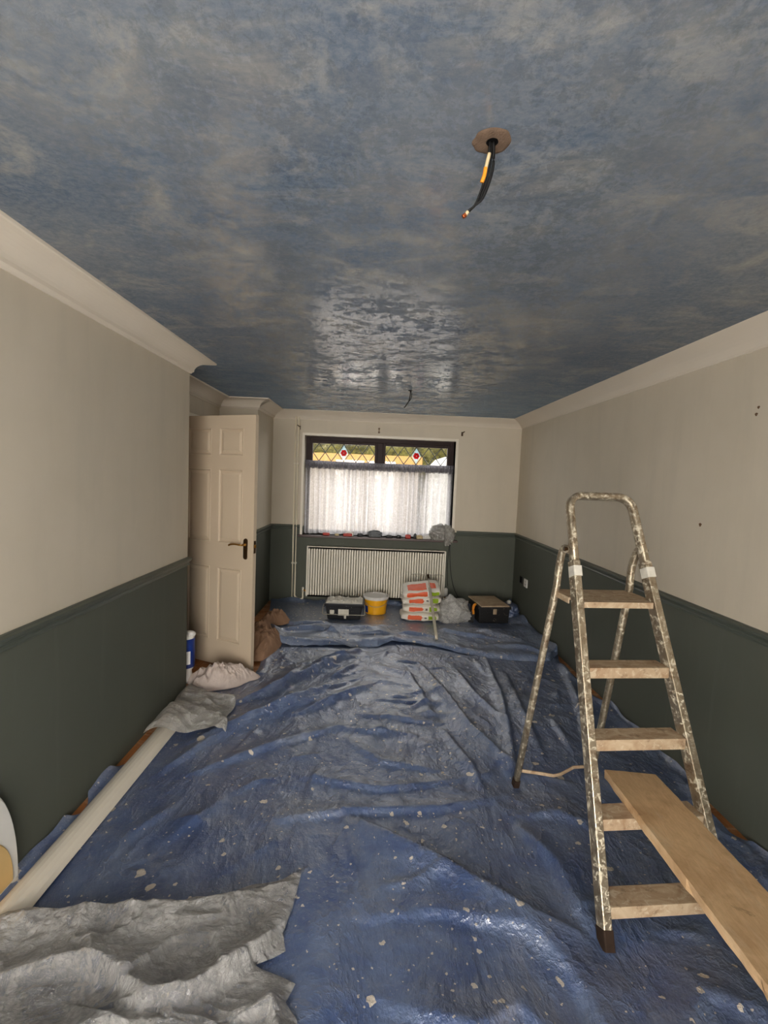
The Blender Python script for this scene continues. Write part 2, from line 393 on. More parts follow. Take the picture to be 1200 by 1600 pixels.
# numpy fractal noise on the plane
_rs = np.random.RandomState(3); _tab = _rs.rand(256, 256)
def vnoise(x, y):
    xi = np.floor(x).astype(int); yi = np.floor(y).astype(int); fx = x-xi; fy = y-yi
    fx = fx*fx*(3-2*fx); fy = fy*fy*(3-2*fy); g = lambda a, b: _tab[a % 256, b % 256]
    return (g(xi, yi)*(1-fx)+g(xi+1, yi)*fx)*(1-fy)+(g(xi, yi+1)*(1-fx)+g(xi+1, yi+1)*fx)*fy
def fbm(x, y, o=4):
    s = 0; a = .5
    for k in range(o): s = s+a*vnoise(x*2**k+17*k, y*2**k+31*k); a *= .5
    return s
def ridged(x, y, o=4):
    s = 0; a = .5
    for k in range(o): s = s+a*(1-np.abs(2*vnoise(x*2**k+13*k, y*2**k+7*k)-1)); a *= .5
    return s
def folds(x, y, lst):
    """each fold: polyline, height, width, asym.  A crease that rises gently on one side and drops on the other"""
    h = np.zeros_like(x)
    for pts, A, wd, asym in lst:
        best = np.full(x.shape, 1e9); sgn = np.zeros_like(x); tt = np.zeros_like(x); n = len(pts)-1
        for i in range(n):
            ax, ay = pts[i]; bx, by = pts[i+1]; dx, dy = bx-ax, by-ay; L = math.hypot(dx, dy)
            t = np.clip(((x-ax)*dx+(y-ay)*dy)/L**2, 0, 1); px = ax+t*dx; py = ay+t*dy
            d = np.hypot(x-px, y-py); s = ((x-ax)*dy-(y-ay)*dx)/L; m = d < best
            best = np.where(m, d, best); sgn = np.where(m, s, sgn); tt = np.where(m, (i+t)/n, tt)
        wd_ = np.where(sgn*asym > 0, wd*.28, wd); fade = np.sin(np.clip(tt*.9+.05, 0, 1)*PI)**.6
        h += A*fade*np.exp(-(best/wd_)**1.6)
    return h
FOLDS = [([(-.76,3.36),(-.44,3.79),(-.04,4.39)], .045, .13, 1), ([(-.31,3.62),(-.1,3.98)], .03, .10, 1), ([(-.7,2.96),(-.47,3.29),(-.16,3.61)], .04, .14, 1),
 ([(-.45,3.11),(.02,3.58)], .03, .10, 1), ([(.45,4.02),(.58,3.46),(.67,3.01),(.85,2.59)], .035, .09, -1), ([(-.06,3.12),(.48,3.04)], .014, .05, 1),
 ([(1.06,4.24),(.99,3.39),(.89,2.8),(.83,2.52)], .03, .06, -1), ([(1.25,3.15),(1.24,2.79)], .018, .05, 1), ([(.23,4.09),(.45,4.05)], .015, .05, 1),
 ([(-.1,2.78),(.09,2.58),(.39,2.53)], .018, .08, 1), ([(-.02,2.13),(.31,1.9),(.66,1.64),(.8,1.58)], .045, .11, -1), ([(.04,1.64),(.28,1.67),(.6,1.6),(.7,1.47),(.73,1.37),(.78,1.1)], .035, .09, 1),
 ([(-.45,2.1),(-.26,2.15),(-.1,2.18),(.38,2.22),(.66,2.31)], .022, .09, 1), ([(.73,2.12),(.82,1.89),(.83,1.6)], .03, .09, 1), ([(-.11,2.25),(0,1.73)], .010, .03, 1),
 ([(.78,2.19),(.94,2.22),(1.07,2.15)], .02, .08, 1), ([(-.55,1.82),(-.36,2.0)], .016, .06, 1), ([(-1.09,2.43),(-.91,2.76),(-.72,3.03)], .025, .09, 1), ([(-1.01,2.0),(-.9,2.2)], .015, .06, 1),
 ([(-.83,1.99),(-.68,2.24)], .018, .07, 1), ([(1.32,2.46),(1.41,2.31),(1.42,2.02)], .025, .09, 1), ([(1.7,4.1),(1.55,3.43),(1.39,2.9)], .03, .08, 1), ([(.1,1.35),(.3,1.3),(.6,1.1)], .03, .1, 1),
 ([(-.95,3.2),(-.6,3.5),(-.55,3.9)], .025, .1, 1), ([(.9,1.2),(1.1,1.4),(1.4,1.3)], .03, .12, 1), ([(-.2,2.95),(.3,2.9)], .014, .05, -1), ([(.05,3.35),(.5,3.3)], .012, .05, 1), ([(.0,3.7),(.35,3.6)], .012, .05, -1)]
_r = random.Random(11)
FOLDS = [(p, A*(1.1 if p[0][1] > 1.9 else .7), wd*.72, a) for p, A, wd, a in FOLDS]
FOLDS += [([(-1.0,2.75),(-.6,3.15),(-.3,3.35)], .03, .07, 1), ([(-.9,2.45),(-.5,2.75),(-.15,2.95)], .028, .07, 1), ([(-.35,2.45),(.1,2.35),(.5,2.45)], .02, .06, 1), ([(.5,2.95),(.6,2.6),(.62,2.35)], .02, .05, -1),
 ([(.3,3.95),(.4,3.5),(.45,3.1)], .02, .05, -1), ([(1.15,3.9),(1.1,3.3),(1.05,2.7)], .022, .05, -1), ([(.75,3.9),(.8,3.5),(.95,3.0)], .024, .05, -1), ([(.2,1.2),(.5,1.35),(.62,1.2)], .02, .06, 1), ([(-.6,3.9),(-.3,4.1),(-.05,4.15)], .02, .05, 1)]
for _k in range(46):
    _x, _y, _a, _l = _r.uniform(-1.1, 1.5), _r.uniform(1.2, 4.2), _r.gauss(.1 if _k % 2 else .8, .45), _r.uniform(.12, .38)
    FOLDS.append(([(_x, _y), (_x+_l*.5*math.cos(_a), _y+_l*.5*math.sin(_a)+_r.uniform(-.03, .03)), (_x+_l*math.cos(_a), _y+_l*math.sin(_a))], _r.uniform(.007, .016), _r.uniform(.025, .045), _r.choice((1, -1))))
FLAT = [(.889,1.535,.07), (1.34,1.57,.07), (.805,2.436,.07), (1.22,2.47,.07), (-1.22,2.2,.0)]
def tarp_h(x, y):
    x = np.asarray(x, float); y = np.asarray(y, float)
    h = .006+folds(x, y, FOLDS)*(1+.35*np.clip((y-2.3)/.8, 0, 1))+.014*np.clip((y-2.2)/.6, 0, 1)*ridged(x*4.7+2*y, y*2.3+x, 4)**3+.016*(fbm(x*2.2+3, y*1.8, 3)-.35).clip(0)+.010*ridged(x*3.3+5, y*3.3, 4)**2+.004*ridged(x*9, y*9+2, 3)
    for cx, cy, r in FLAT:
        if r: k = np.clip((np.hypot(x-cx, y-cy)-r*.6)/r, 0, 1); h = .006+(h-.006)*k
    h = np.where(x < -1.0, .006+(h-.006)*np.clip((x+1.35)/.35, .35, 1), h)
    return h
def TH(x, y): return float(tarp_h(np.array([x]), np.array([y]))[0])
def grid(name, X, Y, Z, mat, parent=None, smooth=True):
    ny, nx = X.shape; me = bpy.data.meshes.new(name)
    v = np.stack([X, Y, Z], -1).reshape(-1, 3)
    i = np.arange(nx*ny).reshape(ny, nx); f = np.stack([i[:-1, :-1], i[:-1, 1:], i[1:, 1:], i[1:, :-1]], -1).reshape(-1, 4)
    me.from_pydata(v.tolist(), [], f.tolist()); me.materials.append(MT[mat])
    if smooth: me.polygons.foreach_set('use_smooth', [True]*len(me.polygons))
    return link(bpy.data.objects.new(name, me), parent)

# ------------------------------------------------------------------ room shell
T = .12
struct('floor', B1((XA-1.6, YB-.1, -.1), (XR+T, D+.3, 0)), 'floor_wood', label='wooden floor showing along the edges of the blue sheets', cat='floor')
struct('ceiling', B1((XA-T, YB-.1, H), (XR+T, D+.3, H+.1)), 'ceiling', label='blue grey mottled painted ceiling', cat='ceiling')
struct('wall_right', B1((XR, YB-.1, 0), (XR+T, D+.3, H)), 'wall', label='long cream and green right wall', cat='wall')
struct('wall_left', B1((XA, YB-.1, 0), (XL, D1, H)), 'wall', label='near left wall ending at the door recess', cat='wall')
# recess wall with the doorway (y 4.17 .. 4.99)
DY0, DY1, DZ = 4.17, 4.99, 2.07
bm = BM(); box(bm, (XA-T, D1-.0, 0), (XA, DY0, H)); box(bm, (XA-T, DY1, 0), (XA, D2, H)); box(bm, (XA-T, DY0, DZ), (XA, DY1, H))
struct('wall_recess', bm, 'wall', label='recessed left wall with the doorway', cat='wall')
struct('wall_pier', B1((XA-T, D2, 0), (XF, D+.3, H)), 'wall', label='projecting wall between door and far corner', cat='wall')
bm = BM(); box(bm, (XF, D, 0), (XR, D+.3, WZ0)); box(bm, (XF, D, WZ1), (XR, D+.3, H)); box(bm, (XF, D, WZ0), (WX0, D+.3, WZ1)); box(bm, (WX1, D, WZ0), (XR, D+.3, WZ1))
struct('wall_far', bm, 'wall', label='far wall with the window', cat='wall')
bm = BM(); px0, px1, pz = -1.2, .6, 2.15
box(bm, (XL, YB-.1, 0), (px0, YB, H)); box(bm, (px1, YB-.1, 0), (XR, YB, H)); box(bm, (px0, YB-.1, pz), (px1, YB, H))
struct('wall_back', bm, 'wall', label='wall behind the camera with glazed doors', cat='wall')
bm = BM()
for x in (px0, (px0+px1)/2-.05, px1-.09): box(bm, (x, YB-.08, .0), (x+.09, YB-.02, pz))
box(bm, (px0, YB-.08, pz-.09), (px1, YB-.02, pz)); box(bm, (px0, YB-.08, 0), (px1, YB-.02, .1))
o = struct('door_2', bm, 'white_gloss', label='glazed garden doors behind the camera', cat='door')
obj('pane', B1((px0+.09, YB-.053, .1), (px1-.09, YB-.047, pz-.09)), 'glass', o)
# hall beyond the doorway
bm = BM(); box(bm, (XA-1.5, D1-.1, 0), (XA-1.45, D+.1, H)); box(bm, (XA-1.5, D1-.15, 0), (XA-T, D1-.1, H)); box(bm, (XA-1.5, D+.1, 0), (XA-T, D+.15, H)); box(bm, (XA-1.5, D1-.15, H), (XA-T, D+.15, H+.05))
struct('wall_hall', bm, 'hall_paint', label='hall walls beyond the doorway', cat='wall')
# doorway lining and architrave
bm = BM()
box(bm, (XA-T, DY0-.0, 0), (XA+.012, DY0+.03, DZ)); box(bm, (XA-T, DY1-.03, 0), (XA+.012, DY1, DZ)); box(bm, (XA-T, DY0, DZ-.03), (XA+.012, DY1, DZ))
box(bm, (XA+.001, DY0-.06, 0), (XA+.022, DY0+.01, DZ+.06)); box(bm, (XA+.001, DY1-.01, 0), (XA+.022, DY1+.06, DZ+.06)); box(bm, (XA+.001, DY0-.06, DZ-.01), (XA+.022, DY1+.06, DZ+.06))
struct('trim_1', bm, 'white_gloss', bevel=.004, label='white door frame in the recess', cat='door frame')

# mitred mouldings round the room outline
OUT = [(XL, YB), (XL, D1), (XA, D1), (XA, D2), (XF, D2), (XF, D), (XR, D), (XR, YB)]
def moulding(bm, pts, prof, closed=False):
    """prof: (inset into the room, z).  walls on the left of travel -> room on the right"""
    n = len(pts); nor = []
    for i in range(n-1):
        dx, dy = pts[i+1][0]-pts[i][0], pts[i+1][1]-pts[i][1]; L = math.hypot(dx, dy); nor.append((dy/L, -dx/L))
    rings = []
    for i, (x, y) in enumerate(pts):
        a = nor[max(i-1, 0)]; b = nor[min(i, n-2)]; k = 1+a[0]*b[0]+a[1]*b[1]
        mx, my = (a[0]+b[0])/k, (a[1]+b[1])/k
        rings.append([bm.verts.new((x+mx*o, y+my*o, z)) for o, z in prof])
    for i in range(n-1):
        for j in range(len(prof)-1): bm.faces.new((rings[i][j], rings[i+1][j], rings[i+1][j+1], rings[i][j+1]))
cp = [(.0, H-.105), (.008, H-.105), (.012, H-.098), (.018, H-.092)]
for k in range(9):
    a = PI/2*k/8; cp.append((.022+.104*(1-math.cos(a)), H-.090+.077*math.sin(a)))
cp += [(.132, H-.013), (.140, H-.010), (.143, H-.002), (.143, H)]
bm = BM(); moulding(bm, OUT[:6], cp); struct('trim_2', bm, 'cornice', label='curved plaster cornice along the left side and recess', cat='cornice')
cq = [(.0, H-.105), (.006, H-.104), (.009, H-.094)]
for k in range(7):
    a = PI/2*k/6; cq.append((.012+.124*k/6+.020*(-math.sin(PI*k/6)) * -1 * -1*.9, H-.092+.084*k/6))
cq += [(.143, H-.004), (.143, H)]
bm = BM(); moulding(bm, OUT[4:], cq); struct('trim_6', bm, 'cornice', label='flatter cornice over the window and right wall', cat='cornice')
dp = [(0, HD-.062), (.010, HD-.060), (.013, HD-.050), (.009, HD-.044), (.010, HD-.036), (.020, HD-.028), (.026, HD-.018), (.026, HD-.008), (.014, HD-.003), (.010, HD), (0, HD+.002)]
for i, seg in enumerate([[(XL, YB), (XL, D1)], [(XA, DY1+.06), (XA, D2), (XF, D2), (XF, D), (WX0-.03, D)], [(WX1+.06, D), (XR, D), (XR, YB)]]):
    if i == 0: seg = seg+[(XA, D1), (XA, DY0-.06)]
    bm = BM(); moulding(bm, seg, dp)
    struct('trim_%d' % (3+i), bm, 'green_paint', label='green dado rail, %s' % ['near left wall', 'left of the window', 'right of the window and along the right wall'][i], cat='dado rail')

# ------------------------------------------------------------------ window
YF = D+.13
bm = BM()                         # pale lining of the opening
box(bm, (WX0-.03, D-.012, WZ0), (WX0, D+.30, WZ1+.03)); box(bm, (WX1, D-.012, WZ0), (WX1+.03, D+.30, WZ1+.03)); box(bm, (WX0, D-.012, WZ1), (WX1, D+.30, WZ1+.03))
win = struct('window_1', bm, 'white_gloss', label='brown framed window with leaded top lights', cat='window')
def framebox(bm, x0, x1, z0, z1, t, y0, y1):
    box(bm, (x0, y0, z0), (x0+t, y1, z1)); box(bm, (x1-t, y0, z0), (x1, y1, z1)); box(bm, (x0+t, y0, z1-t), (x1-t, y1, z1)); box(bm, (x0+t, y0, z0), (x1-t, y1, z0+t))
xm = (WX0+WX1)/2
bm = BM(); framebox(bm, WX0, WX1, WZ0, WZ1, .05, YF, YF+.07); box(bm, (xm-.035, YF, 1.765), (xm+.035, YF+.07, WZ1-.05)); box(bm, (WX0+.05, YF, 1.715), (WX1-.05, YF+.07, 1.765))
obj('window_frame', bm, 'brown_frame', win, bevel=.004)
def diamonds(bm, x0, x1, z0, z1, n, y):
    w_ = (x1-x0)/n; hh = z1-z0
    for i in range(-1, n+1):
        for s in (1, -1):
            a = Vector((x0+w_*(i+.5), y, z0)); b = a+Vector((s*w_, 0, hh))
            ts = [0., 1.]
            # clip to the pane
            dx = b.x-a.x; lo, hi = 0., 1.
            for lim in (x0, x1):
                t = (lim-a.x)/dx
                if (dx > 0) == (lim == x0): lo = max(lo, t)
                else: hi = min(hi, t)
            if hi-lo > .05: sweep(bm, [a.lerp(b, lo), a.lerp(b, hi)], circ(.0052, 6), up=Vector((0, 1, 0)))
for k, (a, b) in enumerate(((WX0+.05, xm-.035), (xm+.035, WX1-.05))):
    bm = BM(); framebox(bm, a, b, 1.765, WZ1-.05, .034, YF-.014, YF+.05); s = obj('sash', bm, 'brown_frame', win, bevel=.004)
    x0, x1, z0, z1 = a+.034, b-.034, 1.80, WZ1-.084
    obj('pane', B1((x0, YF+.02, z0), (x1, YF+.026, z1)), 'glass', s)
    bm = BM(); diamonds(bm, x0, x1, z0, z1, 5, YF+.016); obj('lead_came', bm, 'lead', s)
    cx, cz = (x0+x1)/2, (z0+z1)/2
    bm = BM()
    v = [bm.verts.new((cx+u, yy, cz+q)) for yy in (YF+.010, YF+.014) for u, q in ((-.055, 0), (0, .10), (.055, 0), (0, -.10))]
    bm.faces.new(v[:4]); bm.faces.new(v[4:][::-1])
    for q in range(4): bm.faces.new((v[q], v[(q+1) % 4], v[4+(q+1) % 4], v[4+q]))
    obj('diamond_inset', bm, 'blue_glass', s)
    bm = BM()
    for q in range(6):
        an = q*PI/3; bmesh.ops.create_cone(bm, cap_ends=True, segments=14, radius1=.019, radius2=.015, depth=.006, matrix=Matrix.Translation((cx+.023*math.cos(an), YF+.006, cz+.024*math.sin(an))) @ Matrix.Rotation(PI/2, 4, 'X'))
    ro = obj('rosette', bm, 'red_glass', s)
    bm = BM(); bmesh.ops.create_cone(bm, cap_ends=True, segments=14, radius1=.011, radius2=.010, depth=.008, matrix=Matrix.Translation((cx, YF+.001, cz)) @ Matrix.Rotation(PI/2, 4, 'X'))
    obj('rosette_centre', bm, 'pink_glass', s)
obj('pane', B1((WX0+.05, YF+.02, WZ0+.05), (WX1-.05, YF+.026, 1.715)), 'glass', win)
bm = B1((WX0-.05, D-.055, WZ0-.028), (WX1+.075, D+.13, WZ0)); o = obj('window_sill', bm, 'sill_wood', win, bevel=.006)

# net curtain
cx0, cx1 = WX0+.005, WX1-.004; cz0, cz1 = WZ0+.012, 1.80
nx, nz = 520, 46
U, V = np.meshgrid(np.linspace(0, 1, nx), np.linspace(0, 1, nz))
ph = U*2*PI*25+4*np.sin(U*17)+2*fbm(U*9, V*.6, 3); amp = .020*(.5+.9*vnoise(U*22, V*.7)); 
Xc = cx0+(cx1-cx0)*U+.006*np.sin(ph*1.0+1)*(1-.3*V); Zc = cz0+(cz1-.075-cz0)*V-.006*np.sin(U*40)*(1-V)
Yc = YF-.055+amp*np.sin(ph)+.004*np.sin(ph*2.3)+.01*(fbm(U*6, V*2, 2)-.4)
cur = thing('net_curtain', 'white lace net curtain gathered across the lower window', 'curtain', ((cx0+cx1)/2, YF-.055, cz0))
def tl(o, p):
    o.data.transform(Matrix.Translation(-p.location)); return o
tl(grid('lace_panel', Xc, Yc, Zc, 'net', cur), cur)
U, V = np.meshgrid(np.linspace(0, 1, 900), np.linspace(0, 1, 8)); ph = U*2*PI*95+4*np.sin(U*23)
Xh = cx0+(cx1-cx0)*U; Zh = cz1-.10+.10*V+.004*np.sin(ph*.31)*(1-V)-.006*np.sin(U*PI)*1.0+.004*vnoise(U*40, V); Yh = YF-.066+.006*np.sin(ph)+.003*np.sin(ph*.47)
tl(grid('heading', Xh, Yh, Zh, 'net_heading', cur), cur)
obj('curtain_wire', tube([(cx0, YF-.058, cz1-.03), ((cx0+cx1)/2, YF-.058, cz1-.036), (cx1, YF-.058, cz1-.03)], .003, 8), 'white_plastic', cur, world=True)

# curtain pole brackets above the window
for (x, z, lab, kind) in ((-.973, 2.20, 'dark curtain bracket beside the pipes, left of the window top', 0), (.012, 2.20, 'small dark centre bracket above the window', 1), (1.05, 2.205, 'dark curtain bracket above the right end of the window', 2)):
    t = thing('curtain_bracket', lab, 'bracket', (x, D, z-.03), group='curtain brackets above the window')
    if kind == 1:
        bm = BM()
        for dz in (-.022, .022):
            bmesh.ops.create_cone(bm, cap_ends=True, segments=16, radius1=.013, radius2=.009, depth=.014, matrix=Matrix.Translation((0, -.009, .03+dz)) @ Matrix.Rotation(PI/2, 4, 'X'))
        box(bm, (-.005, -.004, .0), (.005, -.0005, .06)); obj('plate', bm, 'dark_brass', t)
    else:
        s = -1 if kind == 0 else 1
        obj('plate', B1((-.012, -.006, 0), (.012, -.0005, .05)), 'dark_brass', t, bevel=.002)
        obj('arm', tube(curve_pts([(0, -.004, .03), (0, -.03, .034), (s*.005, -.05, .04), (s*.022, -.055, .052)], 5), .006, 8), 'dark_brass', t, smooth=True)

# radiator
RX0, RX1, RZ0, RZ1 = -.822, .905, .10, .725; RY = D-.105
rad = thing('radiator', 'long cream panel radiator under the window', 'radiator', ((RX0+RX1)/2, D-.06, RZ0))
n = 54; bm = BM(); prof = []
for k in range(n):
    a = RX0+.012+(RX1-RX0-.024)*k/n; w_ = (RX1-RX0-.024)/n
    for f, dep in ((0, .0), (.14, .0), (.34, .004), (.70, .004), (.88, 0)): prof.append((a+w_*f, RY-dep))
prof.append((RX1-.012, RY))
zs = [RZ0, RZ0+.02, RZ0+.035, RZ1-.035, RZ1-.02, RZ1]
rows = [[bm.verts.new((x, (RY if q in (0, 1, 4, 5) else y)-.0, z)) for x, y in prof] for q, z in enumerate(zs)]
for r in range(5):
    for j in range(len(prof)-1): bm.faces.new((rows[r][j], rows[r][j+1], rows[r+1][j+1], rows[r+1][j]))
box(bm, (RX0, RY, RZ0), (RX1, RY+.014, RZ1)); obj('front_panel', bm, 'radiator', rad, world=True)
obj('rear_panel', B1((RX0+.02, RY+.055, RZ0), (RX1-.02, RY+.065, RZ1)), 'radiator', rad, world=True)
bm = BM(); box(bm, (RX0-.004, RY+.002, RZ1-.008), (RX1+.004, RY+.066, RZ1+.008)); obj('top_grille', bm, 'radiator', rad, world=True, bevel=.003)
for x in (RX0-.004, RX1): obj('side_panel', B1((x, RY+.003, RZ0+.01), (x+.005, RY+.066, RZ1)), 'radiator', rad, world=True)
for x in (-.5, .55): obj('wall_bracket', B1((x, RY+.06, RZ0+.1), (x+.03, D-.001, RZ1-.1)), 'white_gloss', rad, world=True)
v = obj('valve', tube([(-.866, D-.06, .15), (-.866, D-.06, .205)], .013, 14), 'white_gloss', rad, world=True, smooth=True)
obj('valve_tail', tube([(-.866, D-.06, .175), (RX0+.02, D-.06, .145)], .011, 12), 'brass', rad, world=True, smooth=True)
bm = BM(); lathe(bm, [(.0, .0), (.021, .0), (.026, .012), (.026, .075), (.022, .095), (.012, .108), (0, .11)], 24, Matrix.Translation((.935, D-.07, .155)))
obj('thermostatic_valve', bm, 'white_plastic', rad, world=True, smooth=True)
obj('valve_tail', tube([(.935, D-.07, .05), (.935, D-.07, .16)], .009, 12), 'brass', rad, world=True, smooth=True)
obj('valve_tail', tube([(.935, D-.07, .135), (RX1-.01, D-.065, .135)], .010, 12), 'brass', rad, world=True, smooth=True)

# heating pipes up the far wall
simple('pipe_cream', (238, 226, 200), .35, .5, var=.04)
p1 = curve_pts([(-1.012, D-.02, .02), (-1.012, D-.02, .3), (-1.015, D-.02, 1.2), (-1.018, D-.02, 2.2), (-1.018, D-.02, 2.30)], 6)
def pipe(name, pts, lab, clips, r=.011):
    t = thing(name, lab, 'pipe', (pts[0][0], pts[0][1], 0), group=None)
    obj('pipe_run', tube(pts, r, 12), 'pipe_cream', t, world=True, smooth=True)
    for x, z in clips: obj('pipe_clip', B1((x-.014, D-.034, z-.01), (x+.014, D-.0005, z+.01)), 'white_gloss', t, world=True, bevel=.003)
pipe('heating_pipe', [(-1.012, D-.02, .012), (-1.012, D-.02, .95), (-1.018, D-.02, 2.398)], 'left-hand thin cream pipe running straight from floor to ceiling', [(-1.013, .5), (-1.016, 1.75)])
b = [(-.976, D-.02, 2.398), (-.978, D-.02, 2.3), (-.978, D-.02, .14)]
for k in range(1, 7): a = PI/2*k/6; b.append((-.978+.045*(1-math.cos(a)), D-.02-.01*k/6, .10-.045*math.sin(a)+.0))
b += [(-.895, D-.05, .052)]
for k in range(1, 6): a = PI/2*k/5; b.append((-.892+.026*math.sin(a), D-.06, .052+.026*(1-math.cos(a))))
b += [(-.866, D-.06, .155)]
pipe('heating_pipe', b, 'right-hand cream pipe bending round at the bottom into the radiator', [(-.978, .5), (-.978, 1.75)])

# lead trailing from the sill behind the radiator end
c = tag(obj('power_lead', tube(curve_pts([(.965, D-.012, .83), (.975, D-.01, .62), (1.0, D-.012, .42), (1.04, D-.02, .26), (1.10, D-.03, .14), (1.13, D-.06, .05)], 8), .004, 8), 'dark_cable', smooth=True), 'thin black lead hanging down the wall right of the radiator', 'cable'); base_at(c)
c = tag(obj('power_lead', tube(curve_pts([(.955, D-.03, .83), (.948, D-.02, .6), (.952, D-.025, .4), (.962, D-.03, .28)], 8), .003, 8), 'dark_cable', smooth=True), 'short black lead hanging straight at the radiator right edge', 'cable'); base_at(c)

# sockets on right wall
s = thing('wall_socket', 'white square socket low on the green right wall', 'socket', (XR, 5.50, .41))
obj('faceplate', B1((-.012, -.055, 0), (0, .055, .095)), 'white_plastic', s, bevel=.004)
for (y, z) in ((0, .065), (-.014, .035), (.014, .035)): obj('pin_hole', B1((-.0135, y-.004, z-.005), (-.0115, y+.004, z+.005)), 'dark_hole', s)
s = thing('back_box', 'dark open back box beside the white socket on right wall', 'electrical box', (XR, 5.68, .415))
bm = BM(); framebox(bm, -.045, .045, 0, .09, .006, -.010, .0); bmesh.ops.rotate(bm, verts=bm.verts, matrix=Matrix.Rotation(PI/2, 3, 'Z'), cent=(0, 0, 0)); bmesh.ops.translate(bm, verts=bm.verts, vec=(-.011, 0, 0))
obj('rim', bm, 'black_plastic', s); obj('box_back', B1((-.006, -.04, .005), (-.001, .04, .085)), 'dark_hole', s)

# wall plug holes in the right wall
simple('plug_brown', (104, 80, 58), .8, .2, var=.3, vs=60)
def wallhole(y, z, lab, r=.010):
    bm = BM(); lathe(bm, [(0, .002), (r*.8, .0022), (r, .001), (r*1.05, 0)], 12); bmesh.ops.rotate(bm, verts=bm.verts, matrix=Matrix.Rotation(-PI/2, 3, 'Y'), cent=(0, 0, 0))
    for v in bm.verts: v.co.y *= 1+.3*math.sin(v.co.z*400)
    o = tag(obj('wall_plug', bm, 'plug_brown'), lab, 'wall plug', 'wall plugs in the right wall'); o.location = (XR, y, z)
wallhole(2.61, 1.428, 'brown wall plug in the middle of the cream right wall', .010)
wallhole(2.275, 2.02, 'upper of two brown plugs near the photo edge, high on right wall', .007)
wallhole(2.285, 1.988, 'lower of two brown plugs near the photo edge, high on right wall', .008)

# ------------------------------------------------------------------ open door
hx, hy = -1.668, 4.13; fx, fy = -.940, 3.787
L = math.hypot(fx-hx, fy-hy); ang = math.atan2(fy-hy, fx-hx)
door = thing('door_1', None, None, (hx, hy, .012), ang); tag(door, 'cream six panel door standing open into the room', 'door', None, 'structure')
DH = 2.05; dt = .036
xs = [0, .115, .36, .445, .69, L]; zf = [1, .95, .845, .79, .50, .40, .10, 0]; zs = sorted([DH*f for f in zf])
def door_leaf():
    bm = BM()
    for side in (-1, 1):
        y = side*dt/2; g = [[bm.verts.new((x, y, z)) for x in xs] for z in zs]; pan = []
        for r in range(len(zs)-1):
            for c_ in range(len(xs)-1):
                f = bm.faces.new((g[r][c_], g[r][c_+1], g[r+1][c_+1], g[r+1][c_]) if side < 0 else (g[r][c_+1], g[r][c_], g[r+1][c_], g[r+1][c_+1]))
                if c_ in (1, 3) and r in (1, 3, 5): pan.append(f)
        for f in pan: f.normal_update()
        for th, dp_ in ((.004, .004), (.010, -.004), (.004, -.006), (.012, .0), (.028, .006)):
            bmesh.ops.inset_individual(bm, faces=pan, thickness=th, depth=dp_)
    e = BM()
    bmesh.ops.remove_doubles(bm, verts=bm.verts, dist=1e-5)
    # rim
    for a, b in (((0, 0), (L, 0)), ((L, 0), (L, DH)), ((L, DH), (0, DH)), ((0, DH), (0, 0))):
        v = [bm.verts.new((p[0], yy, p[1])) for yy in (-dt/2, dt/2) for p in (a, b)]; bm.faces.new((v[0], v[1], v[3], v[2]))
    e.free(); return bm
obj('door_panel', door_leaf(), 'door_paint', door)
hz = DH*.485
for sd in (-1, 1):
    y = sd*dt/2
    bm = BM(); path = rrect(.040, .17, .019, 6); v0 = [bm.verts.new((L-.075+a, y, hz+b)) for a, b in path]; v1 = [bm.verts.new((L-.075+a*.9, y+sd*.007, hz+b*.97)) for a, b in path]
    bm.faces.new(v1); bm.faces.new(v0[::-1])
    for k in range(len(path)): bm.faces.new((v0[k], v0[(k+1) % len(path)], v1[(k+1) % len(path)], v1[k]))
    bp_ = obj('handle_plate', bm, 'dark_brass', door)
    x = L-.075; z = hz+.035
    bm = tube([(x, y+sd*.004, z), (x, y+sd*.02, z)], .012, 14)
    sweep(bm, curve_pts([(x, y+sd*.012, z), (x-.002, y+sd*.045, z), (x-.02, y+sd*.055, z+.002), (x-.07, y+sd*.055, z+.004), (x-.115, y+sd*.052, z-.004), (x-.128, y+sd*.048, z-.012)], 6), circ(.0085, 10, 1, .8))
    obj('lever', bm, 'brass', bp_, smooth=True)
obj('latch_plate', B1((L, -.012, hz-.03), (L+.0015, .012, hz+.07)), 'dark_brass', door)
bm = BM(); box(bm, (L+.001, -.006, hz+.015), (L+.011, .006, hz+.04)); obj('latch', bm, 'brass', door)
for z in (.2, 1.0, 1.8):
    obj('hinge', tube([(-.006, dt/2+.004, z), (-.006, dt/2+.004, z+.09)], .006, 10), 'brass', door, smooth=True)

